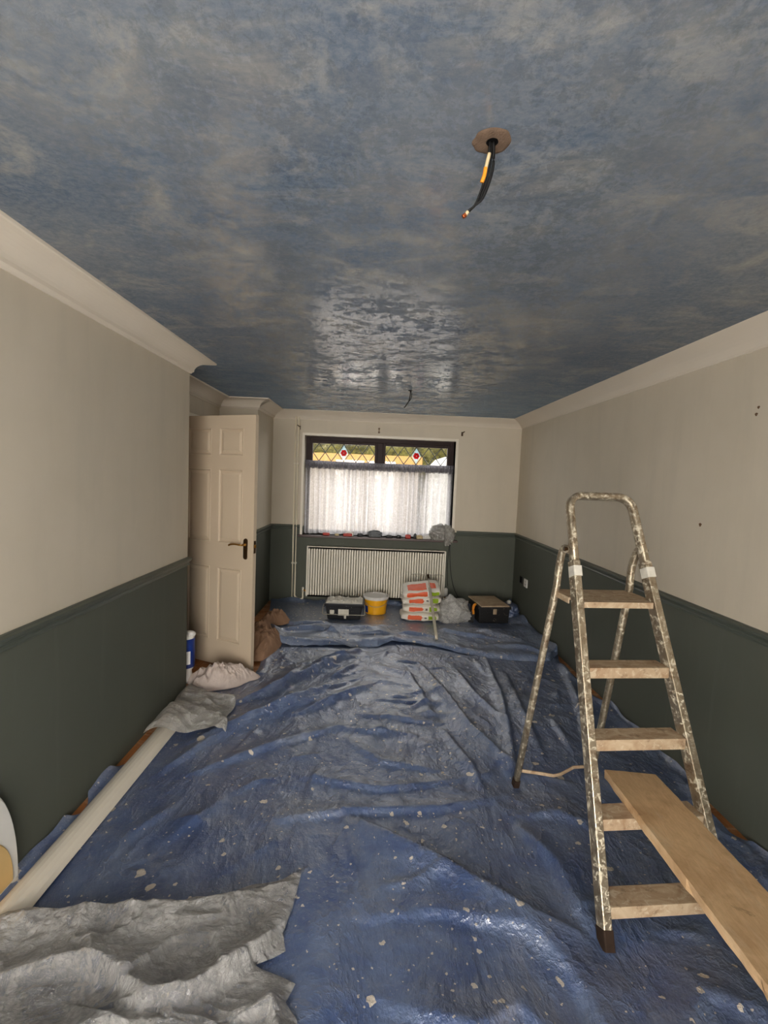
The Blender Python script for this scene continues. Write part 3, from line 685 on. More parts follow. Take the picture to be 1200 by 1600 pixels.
# ------------------------------------------------------------------ outside the window
simple('paving_grey', (136, 130, 122), .9, .2)
tag(obj('paving', B1((-12, D+.3, -.25), (14, 40, -.15)), 'paving_grey'), 'pale paving outside the window', 'paving', None, 'structure')
m = Mat('foliage', .8, .2); f = m.noise(5, 8, .7, None, 1); m.color(m.mix(m.step(f, .4, .62), srgb(50, 50, 24), srgb(112, 104, 46))); m.bump(f, 1, .2); MT['foliage'] = m.m
simple('fascia', (138, 106, 60), .7, .2, var=.06); simple('far_render', (150, 140, 128), .8, .2, var=.06, vs=2); simple('far_roof', (70, 66, 62), .8, .2, var=.2, vs=8)
def hedge(x0, x1, y, z1, lab, seed):
    bm = BM(); bmesh.ops.create_icosphere(bm, subdivisions=5, radius=1)
    for v in bm.verts:
        d = v.co.normalized(); k = max(abs(d.x), abs(d.y), abs(d.z))**.6
        v.co = Vector((d.x/k*(x1-x0)/2, d.y/k*.7, d.z/k*(z1+.2)/2)); nn = mnoise.fractal(v.co*2.2+Vector((seed, 0, 0)), .8, 2, 5); v.co += d*nn*.28
    bmesh.ops.translate(bm, verts=bm.verts, vec=((x0+x1)/2, y, (z1-.2)/2))
    return base_at(tag(obj('hedge', bm, 'foliage', smooth=True), lab, 'hedge'))
hedge(-4.5, 1.9, 15, 4.4, 'yellow green hedge seen through the left leaded pane', 1.0)
hedge(1.3, 7.4, 17.2, 4.5, 'yellow green hedge seen through the right leaded pane', 5.0)
h = thing('garage', 'low building with tan fascia outside the window', 'building', (-.8, 12.5, -.15))
bm = BM(); box(bm, (-4.2, 12.0, -.15), (1.05, 13.4, 1.95)); obj('wall', bm, 'far_render', h, world=True)
obj('fascia', B1((-4.3, 11.88, 1.93), (1.12, 11.99, 2.17)), 'fascia', h, world=True); obj('roof', B1((-4.3, 11.99, 1.95), (1.12, 13.5, 2.12)), 'far_roof', h, world=True)
v = thing('van', 'white vehicle shape seen low through the right leaded pane', 'vehicle', (3.0, 11.3, -.15))
bm = BM(); pr_ = [(1.05, .2), (4.6, .2), (4.6, 2.05), (1.35, 2.12), (1.15, 1.9), (1.02, .9)]
va = [bm.verts.new((a, 10.4, b)) for a, b in pr_]; vb = [bm.verts.new((a, 12.2, b)) for a, b in pr_]; bm.faces.new(va); bm.faces.new(vb[::-1])
for k in range(6): bm.faces.new((va[k], va[(k+1) % 6], vb[(k+1) % 6], vb[k]))
[setattr(q, 'co', q.co+Vector((.12, 0, 0))) for q in bm.verts]; simple('van_paint', (170, 166, 158), .4, .4); obj('body', bm, 'van_paint', v, world=True, bevel=.08)
for x in (1.8, 3.9):
    bm = BM(); bmesh.ops.create_cone(bm, cap_ends=True, segments=28, radius1=.33, radius2=.33, depth=.2, matrix=Matrix.Translation((x, 10.42, .18)) @ Matrix.Rotation(PI/2, 4, 'X')); obj('wheel', bm, 'black_plastic', v, world=True)

# ------------------------------------------------------------------ blue floor sheets
def interp(pts, t):
    return np.interp(t, [p[0] for p in pts], [p[1] for p in pts])
def near_tarp():
    yv = np.concatenate([np.linspace(YB+.03, 1.0, 40), np.linspace(1.0, 4.75, 300)[1:]]); uv = np.linspace(0, 1, 250)
    Lx = interp([(-1, -1.342), (1.6, -1.342), (1.89, -1.342), (2.08, -1.340), (2.14, -1.30), (2.20, -1.31), (2.25, -1.342), (2.45, -1.342), (2.53, -1.30), (2.66, -1.25), (2.82, -1.26), (3.3, -1.30), (3.5, -1.30), (3.62, -1.1), (3.75, -.90), (4.2, -.93), (4.77, -.96)], yv)+.004*np.sin(yv*23)
    Rx = interp([(-1, 1.76), (1.6, 1.73), (1.86, 1.725), (1.95, 1.785), (2.05, 1.785), (2.12, 1.735), (2.3, 1.73), (2.42, 1.785), (3.4, 1.782), (3.6, 1.72), (4.2, 1.72), (4.35, 1.77), (4.8, 1.77)], yv)+.006*np.sin(yv*17+1)
    Y, U = np.meshgrid(yv, uv, indexing='ij'); X = Lx[:, None]*(1-U)+Rx[:, None]*U
    Z = tarp_h(X, Y)
    e = np.minimum(X-Lx[:, None], Rx[:, None]-X)
    Z = Z+.02*np.exp(-((e-.04)/.03)**2)*(.2+1.3*vnoise(Y*5, X*0+2))*np.where(X > 0, 1, .6)
    Z = np.where(Y > 4.3, .006+(Z-.006)*.35, Z); Z = Z+np.where(X > 1.74, .04, .035)*np.exp(-(np.minimum(X+1.348, 1.797-X)/.022)**2)
    o = grid('dust_sheet', X, Y, Z, 'tarp'); return tag(o, 'large blue plastic sheet over most of the floor, spotted with plaster', 'dust sheet')
near_tarp()
E2 = [(-1.4, 4.62), (-1.05, 4.62), (-.98, 4.58), (-.88, 4.41), (-.46, 4.42), (-.1, 4.42), (.08, 4.46), (.2, 4.56), (.42, 4.55), (.63, 4.48), (1.07, 4.27), (1.3, 4.22), (1.64, 4.21), (1.72, 4.33), (1.8, 4.4)]
F2 = [([(-.9,4.75),(-.6,4.85),(-.3,4.7)], .035, .09, 1), ([(-.55,4.62),(-.3,4.85),(.1,4.95)], .03, .08, -1), ([(-.2,4.7),(.1,4.78),(.25,4.7)], .03, .07, 1), ([(.75,4.95),(1.0,4.8),(1.2,4.72)], .03, .08, 1),
      ([(1.1,5.05),(1.3,4.8),(1.6,4.6)], .04, .10, -1), ([(1.25,4.5),(1.5,4.45),(1.65,4.3)], .03, .09, 1), ([(-1.0,5.1),(-.8,4.95),(-.5,5.05)], .03, .1, 1), ([(.3,4.8),(.55,4.75),(.7,4.65)], .02, .07, 1), ([(-1.05,4.9),(-.95,4.7),(-.9,4.5)], .05, .08, 1)]
def far_h(x, y):
    x = np.asarray(x, float); y = np.asarray(y, float)
    d = y-interp(E2, x)
    h = .022+1.25*folds(x, y, [(p, A, wd*.7, a) for p, A, wd, a in F2])+.012*ridged(x*2.6+3*y, y*5+x, 4)**3+.030*ridged(x*3.1+9, y*3.6+1, 4)**2+.008*ridged(x*11, y*11, 3)
    k = np.clip((y-5.05)/.12, 0, 1); k2 = np.clip((1.62-x)/.1, 0, 1); k3 = np.clip((5.95-y)/.06, 0, 1)
    h = h*(1-k*k2*k3)+.024*k*k2*k3
    h = h+(.012+.06*vnoise(x*2.3+4, y*0+3)**2)*np.exp(-((d-.07)/.06)**2)+.05*np.clip((x-1.6)/.15, 0, 1)*vnoise(x*6, y*5)
    return np.where(d < .03, .016+(h-.016)*(np.clip(d/.03, 0, 1)**.5), h)
def FH(x, y): return float(far_h(np.array([x]), np.array([y]))[0])
def far_tarp():
    uv = np.linspace(0, 1, 260); vv = np.linspace(0, 1, 170)
    V, U = np.meshgrid(vv, uv, indexing='ij')
    X = -1.06+(1.765+1.06)*U; y0 = interp(E2, X)+.05*(fbm(X*3.3+7, X*0+1, 4)-.45); y1 = 6.0+.01*np.sin(X*13); Y = y0*(1-V)+y1*V
    X = X-np.clip((Y-4.85)/1.1, 0, 1)*.2*(1-U)
    Z = far_h(X, Y)
    Z = Z+.05*np.exp(-((Y-5.98)/.04)**2)*vnoise(X*4, Y)
    # right edge rides up against the wall in places
    Z = Z+.05*np.clip((X-1.72)/.045, 0, 1)*vnoise(Y*3, Y*0)
    o = grid('dust_sheet', X, Y, Z, 'tarp_dusty'); return tag(o, 'second blue plastic sheet, rumpled edge, lying at the window end', 'dust sheet')
far_tarp()

# ------------------------------------------------------------------ crumpled clear sheeting, front left
CF = [([(-1.35,1.58),(-.95,1.60),(-.6,1.62),(-.27,1.74)], .055, .09, -1), ([(-1.2,1.35),(-.95,1.42),(-.8,1.42),(-.66,1.34),(-.6,1.3)], .06, .10, 1), ([(-.72,1.36),(-.62,1.50),(-.48,1.52),(-.42,1.40)], .04, .07, 1),
      ([(-.28,1.56),(-.36,1.44),(-.5,1.31),(-.66,1.30)], .075, .08, -1), ([(-1.1,1.12),(-.85,1.2),(-.68,1.25),(-.45,1.24)], .05, .09, 1), ([(-.6,1.12),(-.48,1.17),(-.4,1.12)], .06, .10, 1), ([(-.35,1.28),(-.25,1.32),(-.2,1.22)], .04, .05, 1),
      ([(-1.2,.95),(-.8,1.02),(-.4,.98),(-.15,1.02)], .05, .1, 1), ([(-1.2,.75),(-.7,.8),(-.2,.75)], .05, .1, 1)]
def clear_sheet():
    uv = np.linspace(0, 1, 420); vv = np.linspace(0, 1, 380); V, U = np.meshgrid(vv, uv, indexing='ij')
    top = [(0, 1.545), (.2, 1.63), (.45, 1.66), (.7, 1.70), (.9, 1.78), (1, 1.80)]
    yt = interp(top, U)+.008*np.sin(U*40); yb = .62+.02*np.sin(U*9); Y = yb*(1-V)+yt*V
    Rx = np.interp(Y, [.6, 1.0, 1.18, 1.3, 1.34, 1.40, 1.45, 1.50, 1.56, 1.65, 1.80], [-.12, -.13, -.14, -.17, -.21, -.19, -.33, -.24, -.26, -.245, -.235])
    Lx = -1.325; X = Lx+(Rx-Lx)*U
    wq = fbm(X*3+1, Y*3, 3)
    h = folds(X, Y, [(p, A, wd*.75, a) for p, A, wd, a in CF])+.040*ridged(X*3.0+2+2*wq, Y*6.2+8, 2)**3+.030*ridged(X*5+5*wq, Y*12+5+3*wq, 2)**4+.014*ridged(X*13+9*wq, Y*21+7*wq, 2)**4+.006*ridged(X*31+9*wq, Y*38+7*wq, 2)**3
    e = np.minimum.reduce([(1-U)*1.1, V*.9, (1-V)*1.0]); k = np.clip(e/.05, 0, 1)**.5
    h = h*(.25+.75*k)
    trim = .03*np.clip(1-np.abs(X+1.21)/.10, 0, 1)
    Z = tarp_h(X, Y)+.007+h+trim
    return tag(grid('plastic_sheeting', X, Y, Z, 'clear_sheet'), 'crumpled clear plastic sheeting in the near left corner of the floor', 'plastic sheet')
clear_sheet()

# ------------------------------------------------------------------ length of coving and the bag on its end
bm = BM(); prof = []
for k in range(9):
    a = PI*(.20+.60*k/8); prof.append((.098*math.cos(a), .085*math.sin(a)-.052))
inn = [(x*.93, z-.006) for x, z in prof[::-1]]
y0, y1 = 1.25, 3.02; xa, xb = -1.20, -1.222
sweep(bm, [(xa-.045, y0, .026), ((xa+xb)/2-.022, (y0+y1)/2, .024), (xb, y1, .026)], [(p[0]*.8, p[1]) for p in prof+inn])
base_at(tag(obj('coving_length', bm, 'trim_white', smooth=False), 'long cream length of coving lying along the left wall', 'coving'))

def crumple(name, parent, mat, size, seed, loc, amp=.3, sub=5, sq=.6, flat=True, freq=2.0, rot=0, ridge=True, outline=None):
    bm = BM(); bmesh.ops.create_icosphere(bm, subdivisions=sub, radius=1); R = Matrix.Rotation(rot, 3, 'Z')
    for v in bm.verts:
        d = v.co.normalized(); k = max(abs(d.x), abs(d.y), abs(d.z))**sq
        p = Vector((d.x/k*size[0]/2, d.y/k*size[1]/2, d.z/k*size[2]/2))
        q = d*freq+Vector((seed*3.1, seed*1.7, seed))
        n1 = mnoise.noise(q); n2 = mnoise.noise(q*2.3); n3 = mnoise.noise(q*5)
        r = (1-2*abs(n1))*.5+(1-2*abs(n2))*.25+(1-2*abs(n3))*.14-.4 if ridge else n1*.5+n2*.25+n3*.1
        s = 1+amp*r
        if outline: s *= outline(d)
        p = Vector((p.x*s, p.y*s, p.z*s)); 
        if flat and p.z < -size[2]*.36: p.z = -size[2]*.36
        v.co = R @ p
    zmin = min(v.co.z for v in bm.verts)
    bmesh.ops.translate(bm, verts=bm.verts, vec=Vector(loc)-Vector((0, 0, zmin)))
    return obj(name, bm, mat, parent, smooth=True)

def bag_on_coving():
    uv = np.linspace(0, 1, 120); vv = np.linspace(0, 1, 120); V, U = np.meshgrid(vv, uv, indexing='ij')
    # quad outline in the plan: near edge (y 2.75), far tip by the wall end (3.45)
    A = np.array([-1.295, 2.74]); B = np.array([-.86, 2.83]); C_ = np.array([-.93, 3.28]); Dp = np.array([-1.325, 3.46])
    top = A[None, None]*(1-U)[..., None]+B*U[..., None]; far = Dp*(1-U)[..., None]+C_*U[..., None]; P = top*(1-V)[..., None]+far*V[..., None]
    X = P[..., 0]+.015*np.sin(V*9+1)*(U-.5)*2; Y = P[..., 1]-.03*np.sin(U*7)*(1-V)+.03*np.sin(U*6+1)*V
    e = np.minimum.reduce([U, 1-U, V, 1-V]); k = np.clip(e/.12, 0, 1)**.6
    arch = .075*np.exp(-((X+1.215)/.10)**2)
    h = .012+(.085*ridged(X*4.2+1, Y*4.2+4, 3)**1.7+.016*ridged(X*13, Y*13, 3)**2)*(.25+.75*k)+arch*np.clip((3.2-Y)/.2, 0, 1)
    Z = tarp_h(X, Y)+h
    tag(grid('plastic_bag', X, Y, Z, 'clear_bag'), 'crumpled clear plastic bag over the far end of the coving', 'plastic bag')
bag_on_coving()

# arched panel leaning on the left wall at the photo edge
lid = thing('arched_panel', 'white arched panel with yellow lower patch leaning at the left photo edge', 'panel', (-1.325, 1.60, .012))
def arch(a, b, x0, x1, z0=.0, n=40, e=.004):
    bm = BM(); R_ = []
    for x, k in ((x0, 1), (x1-e, 1), (x1, 1-e/a)):
        R_.append([bm.verts.new((x, 1.60+a*k*math.cos(t), max(.012+z0, .06+b*k*math.sin(t)))) for t in np.linspace(-.13, PI+.13, n)])
    for i in range(2):
        for k in range(n): bm.faces.new((R_[i][k], R_[i][(k+1) % n], R_[i+1][(k+1) % n], R_[i+1][k]))
    bm.faces.new(R_[0][::-1]); bm.faces.new(R_[2]); return bm
obj('panel_face', arch(.176, .40, -1.343, -1.322), 'white_plastic', lid, world=True)
obj('lower_patch', arch(.146, .20, -1.322, -1.318, .002), 'cream_inner', lid, world=True)

# ------------------------------------------------------------------ step ladder
LC = Vector((1.1153, 1.5544, 0)); ph = .0863; w0 = .4537; tp = .0533; al = 1.1655; s0 = .137; pt_ = .27
Tv = Vector((math.cos(ph), math.sin(ph), 0)); Bv = Vector((-math.sin(ph), math.cos(ph), 0)); Uv = Bv*math.cos(al)+Vector((0, 0, math.sin(al)))
Nv = Tv.cross(Uv).normalized()      # points towards the camera side
if Nv.y > 0: Nv = -Nv
lad = thing('step_ladder', 'paint-splashed aluminium step ladder standing on the blue sheet', 'step ladder', LC)
def LP(s, side, out=0, back=0): return LC+Uv*s+Tv*side*(w0/2-tp*s+out)-Nv*back
SW, SDp = .033, .055
for side, nm in ((-1, 'stile'), (1, 'stile')):
    bm = BM()
    a = LP(.06, side, SW/2, SDp/2-.004); b = LP(1.40, side, SW/2, SDp/2-.004)
    # channel section: web + two flanges
    sweep(bm, [a, b], rrect(SW, SDp, .004), up=Nv); st = obj(nm, bm, 'ladder', lad, world=True)
    bm = BM(); a2 = LP(.0, side, SW/2, SDp/2-.004)+Vector((0, 0, .010)); sweep(bm, [a2, LP(.07, side, SW/2, SDp/2-.004)], rrect(SW+.006, SDp+.004, .006), up=Nv); o = obj('rubber_foot', bm, 'brown_stain', st, world=True, frame=lad)
# hand rail hoop
path = [LP(1.36, -1, SW/2, .02), LP(1.5, -1, SW/2, .02), LP(1.64, -1, SW/2, .02)]
r = .065; S1 = 1.715
def arc(side, rev):
    out = []
    for k in range(9):
        a = PI/2*k/8; c0 = LP(S1-r, side, SW/2-r, .02); p = c0+Tv*side*r*math.cos(a)+Uv*r*math.sin(a); out.append(p)
    return out[::-1] if rev else out
path += arc(-1, False)+[LC+Uv*S1-Nv*.02]+arc(1, True)+[LP(1.5, 1, SW/2, .02), LP(1.36, 1, SW/2, .02)]
bm = BM(); sweep(bm, path, rrect(.032, .046, .012, 4), ups=[Nv]*len(path)); obj('hand_rail', bm, 'ladder', lad, world=True, smooth=True)
for side in (-1, 1):
    bm = BM(); sweep(bm, [LP(1.33, side, SW/2, .018), LP(1.375, side, SW/2, .018)], rrect(SW+.006, .058, .006), up=Nv); obj('collar', bm, 'dirty_white', lad, world=True)
# treads
Hh = Vector((0, 0, 1))
for k in range(4):
    s = s0+k*pt_; W = w0/2-tp*s; c0 = LC+Uv*s
    Mx = Matrix((( Tv.x, Bv.x, 0, c0.x), (Tv.y, Bv.y, 0, c0.y), (0, 0, 1, c0.z), (0, 0, 0, 1)))
    bm = BM(); box(bm, (-W+.001, .000, -.010), (W-.001, .085, 0), Mx); box(bm, (-W+.001, -.003, -.045), (W-.001, .003, -.0), Mx); box(bm, (-W+.001, .080, -.025), (W-.001, .086, -.0), Mx)
    obj('tread', bm, 'tread', lad, world=True, bevel=.002)
    for side in (-1, 1):
        bm = BM(); bmesh.ops.create_cone(bm, cap_ends=True, segments=10, radius1=.006, radius2=.005, depth=.006, matrix=Mx @ Matrix.Translation((side*(W+SW*.5), -.012, -.03)) @ Matrix.Rotation(PI/2, 4, 'X')); obj('rivet', bm, 'dark_brass', lad, world=True)
s = s0+4*pt_; W = w0/2-tp*s; c0 = LC+Uv*s
Mx = Matrix(((Tv.x, Bv.x, 0, c0.x), (Tv.y, Bv.y, 0, c0.y), (0, 0, 1, c0.z), (0, 0, 0, 1)))
bm = BM(); box(bm, (-W+.002, -.004, -.026), (W-.004, .006, 0), Mx); box(bm, (-W+.002, .006, -.012), (W-.004, .075, 0), Mx)
v = box(bm, (-W-.030, .075, -.012), (W+.020, .235, 0), Mx)
box(bm, (-W-.030, .225, -.028), (W+.020, .235, -.012), Mx); box(bm, (-W-.030, .075, -.028), (-W-.024, .225, -.012), Mx)
obj('platform', bm, 'tread', lad, world=True, bevel=.0015)
# rear frame
FL = Vector((.805, 2.436, .010)); FR = Vector((1.218, 2.470, .010))
for side, F in ((-1, FL), (1, FR)):
    hgt = 1.46; top = LP(hgt, side, SW*.9, .035); d = (F-top)
    k1 = top+Tv*side*.004+Bv*.045+Vector((0, 0, -.012)); k2 = top+d*.07+Bv*.052; k3 = top+d*.14+Bv*.035
    pts = curve_pts([top, k1, k2, k3], 5)[:-1]+[k3+(F-k3)*q for q in (0, .3, .6, .97)]
    bm = BM(); sweep(bm, pts, rrect(.028, .034, .009, 3), ups=[Bv]*len(pts)); st = obj('rear_leg', bm, 'ladder', lad, world=True, smooth=True)
    bm = BM(); q0 = F; q1 = F+(k3-F)*.035; sweep(bm, [q0, q1], rrect(.033, .039, .006), up=Bv); obj('rubber_foot', bm, 'brown_stain', st, world=True, frame=lad)
    bm = BM(); bmesh.ops.create_cone(bm, cap_ends=True, segments=12, radius1=.011, radius2=.008, depth=.016, matrix=Matrix.Translation(top+Tv*side*.014) @ Matrix.Rotation(PI/2, 4, 'Y')); obj('hinge_rivet', bm, 'dark_brass', st, world=True, frame=lad)
a = FL+Vector((.01, 0, .085)); b = FR+Vector((-.01, -.005, .10)); m1 = a.lerp(b, .48)+Vector((0, -.02, -.028)); m2 = a.lerp(b, .58)+Vector((0, -.02, -.022)); m0 = a.lerp(b, .25)+Vector((0, -.01, -.014))
bm = BM(); sweep(bm, [a, m0, m1, m2, a.lerp(b, .78), b], rrect(.008, .017, .003), up=Vector((0, 0, 1))); obj('rear_brace', bm, 'tread', lad, world=True)

# ------------------------------------------------------------------ scaffold plank on the second tread
zt = math.sin(al)*(s0+pt_); 
def plank():
    t = .036; bm = BM()
    dirv = Vector((-.118, -1, .122)).normalized(); side = dirv.cross(Vector((0, 0, 1))).normalized(); side = -side if side.x < 0 else side; up = side.cross(dirv).normalized(); up = -up if up.z < 0 else up
    Pl = Vector((1.052, 2.005, .3785)); Ln = 1.62; W = .213; nx, ny = 60, 12
    def pt(u, v, top):
        p = Pl+dirv*(u*Ln)+side*(v*W)
        jag = .004*mnoise.noise(Vector((u*22, v*0+3+(5 if v > .5 else 0), 0))) if v in (0., 1.) else 0
        if v == 0. and u > .42 and u < .62 and not top: jag -= -.006
        p += side*jag
        z = 0 if top else -t
        if not top and v == 0.: z += .008*max(0, mnoise.noise(Vector((u*14, 1, 0))))
        return p+up*(z+(.0012*mnoise.noise(Vector((u*30, v*4, 0))) if top else 0))
    G = {}
    for tp_ in (1, 0):
        for i in range(nx+1):
            for j in range(ny+1): G[tp_, i, j] = bm.verts.new(pt(i/nx, j/ny, tp_))
    for i in range(nx):
        for j in range(ny):
            bm.faces.new((G[1,i,j], G[1,i+1,j], G[1,i+1,j+1], G[1,i,j+1])); bm.faces.new((G[0,i,j], G[0,i,j+1], G[0,i+1,j+1], G[0,i+1,j]))
    for i in range(nx):
        for j in (0, ny): bm.faces.new((G[1,i,j], G[1,i+1,j], G[0,i+1,j], G[0,i,j]))
    for j in range(ny):
        for i in (0, nx): bm.faces.new((G[1,i,j], G[1,i,j+1], G[0,i,j+1], G[0,i,j]))
    o = obj('wooden_plank', bm, 'plank_wood'); tag(o, 'rough wooden plank resting on a lower tread of the ladder', 'plank')
    # turn the mesh frame along the board so that the grain runs with it
    R = Matrix((dirv, side, up)).transposed().to_4x4(); F = Matrix.Translation(Pl) @ R
    o.data.transform(F.inverted()); o.matrix_world = F
plank()

# ------------------------------------------------------------------ ceiling points
def ceiling_point(x, y, r, lab):
    t = thing('ceiling_wiring', lab, 'wiring', (x, y, H-.001)); return t
t = ceiling_point(.236, 1.162, .045, 'bare black wires hanging from a round hole in the near ceiling')
bm = BM(); rr = []
for k in range(40):
    a = 2*PI*k/40; q = .044*(1+.10*mnoise.noise(Vector((math.cos(a)*2, math.sin(a)*2, 1)))); rr.append(q)
rings = []
for f, z in ((.30, -.002), (.5, -.003), (.8, -.0025), (.95, -.0015), (1.0, .0)):
    rings.append([bm.verts.new((rr[k]*f*math.cos(2*PI*k/40), rr[k]*f*math.sin(2*PI*k/40), z)) for k in range(40)])
for i in range(4):
    for k in range(40): bm.faces.new((rings[i][k], rings[i][(k+1) % 40], rings[i+1][(k+1) % 40], rings[i+1][k]))
obj('plaster_ring', bm, 'patch_plaster', t, smooth=True)
bm = BM(); bmesh.ops.create_circle(bm, cap_ends=True, segments=20, radius=.015, matrix=Matrix.Translation((.002, .0, -.0022))); obj('hole', bm, 'dark_hole', t)
def wire(pts, r, mat, nm='wire'): return obj(nm, tube(curve_pts(pts, 7), r, 8), mat, t, smooth=True)
wire([(.004, 0, .0), (.006, .0, -.05), (.0, .0, -.085), (-.014, 0, -.125), (-.030, 0, -.142)], .0036, 'black_wire')
wire([(.0, .003, .0), (-.001, .003, -.05), (-.008, .003, -.09), (-.022, .003, -.13), (-.05, .003, -.162)], .0030, 'black_wire')
wire([(-.004, -.002, 0), (-.007, -.002, -.04), (-.014, -.002, -.09), (-.03, -.002, -.14), (-.047, -.002, -.158)], .0026, 'black_wire')
wire([(-.005, -.005, -.03), (-.009, -.005, -.05), (-.012, -.004, -.065)], .0042, 'cream_bits')
wire([(-.012, -.005, -.062), (-.014, -.005, -.078), (-.019, -.004, -.094)], .0046, 'orange_tape', 'tape')
wire([(-.047, .001, -.158), (-.052, .001, -.165)], .0045, 'cream_bits'); wire([(-.052, .001, -.165), (-.058, .001, -.170)], .005, 'copper', 'copper_end')
t = ceiling_point(.272, 4.33, .01, 'small bare wires hanging from the ceiling near the window')
wire([(0, 0, 0), (.002, 0, -.04), (-.008, 0, -.09), (-.028, 0, -.125), (-.046, 0, -.155)], .0045, 'black_wire')
wire([(.004, 0, 0), (.014, 0, -.03), (.008, 0, -.07), (-.012, 0, -.105)], .0038, 'black_wire')
bm = BM(); bmesh.ops.create_cone(bm, cap_ends=True, segments=16, radius1=.018, radius2=.022, depth=.003, matrix=Matrix.Translation((0, 0, -.001))); obj('hole', bm, 'dark_hole', t)

# ------------------------------------------------------------------ things by the radiator
zb = .026
# yellow bucket
bx, by = .052, 5.58
b = thing('bucket', 'round yellow bucket with a pale grey lid in front of radiator', 'bucket', (bx, by, zb))
bm = BM(); lathe(bm, [(0, 0), (.118, 0), (.122, .004), (.136, .17), (.138, .172), (.138, .18), (.136, .18), (.134, .172), (.0, .172)], 48); bb = obj('bucket_body', bm, 'yellow_plastic', b, smooth=False)
bm = BM(); lathe(bm, [(.141, .172), (.147, .174), (.149, .200), (.150, .208), (.145, .210), (.138, .206), (.132, .198), (0, .198)], 48); obj('bucket_lid', bm, 'lid_white', b)
hp = [(.147*math.cos(a), .147*math.sin(a)-.012*math.sin((a-PI)/1.0) if False else .150*math.sin(a), .178-.075*math.sin(a-PI)) for a in np.linspace(PI+.08, 2*PI-.08, 15)]
obj('bail', tube(hp, .0028, 8), 'grey_pole', b, smooth=True)
bm = BM()
for k in range(10):
    a = math.radians(198+k*3.4); 
    for zz in (0,): pass
ring = [[bm.verts.new(((.1255+.014*(z/.17))*math.cos(a), (.1255+.014*(z/.17))*math.sin(a), z)) for a in np.radians(np.linspace(196, 228, 10))] for z in (.02, .06, .10)]
for i in range(2):
    for k in range(9): bm.faces.new((ring[i][k], ring[i][k+1], ring[i+1][k+1], ring[i+1][k]))
obj('sticker', bm, 'blue_sleeve', bb)
# black plasterer's tub / tool box
tb = thing('tool_box', 'black tool box with plaster-crusted top and wire handle, left of yellow bucket', 'tool box', (-.300, 5.37, zb))
bm = BM(); 
def taper_box(bm, w_, d_, z0, z1, k):
    v = box(bm, (-w_/2, -d_/2, z0), (w_/2, d_/2, z1))
    for q in v:
        if abs(q.co.z-z0) < 1e-6: q.co.x *= k; q.co.y *= k
taper_box(bm, .41, .28, 0, .165, .88); obj('tub', bm, 'tool_black', tb, bevel=.008)
bm = BM(); taper_box(bm, .435, .30, .150, .185, .98); obj('tray_rim', bm, 'tool_black', tb, bevel=.006)
uu = np.linspace(-1, 1, 60); X, Y = np.meshgrid(uu*.205, uu*.138); Z = .186+.035*ridged(X*16+3, Y*16, 4)**2*np.clip(6*(1-np.maximum(abs(X)/.205, abs(Y)/.138)), 0, 1)
Z = np.where(np.maximum(abs(X)/.205, abs(Y)/.138) > .985, .182, Z); grid('plaster_crust', X, Y, Z, 'dirty_white', tb)
obj('front_plate', B1((-.062, -.158, .055), (.055, -.152, .125)), 'dirty_white', tb, bevel=.002)
bm = BM(); box(bm, (.005, -.160, .02), (.028, -.152, .056)); obj('clasp', bm, 'dirty_white', tb, bevel=.003)
obj('clasp', B1((-.155, -.165, .07), (-.105, -.148, .115)), 'dirty_white', tb, bevel=.01)
hp = [(-.225, -.10, .17), (-.232, -.15, .14), (-.232, -.168, .075), (-.222, -.172, .070), (0, -.172, .068), (.222, -.172, .070), (.232, -.168, .075), (.232, -.15, .14), (.225, -.10, .17)]
obj('wire_handle', tube(hp, .0035, 8), 'grey_pole', tb, smooth=True)
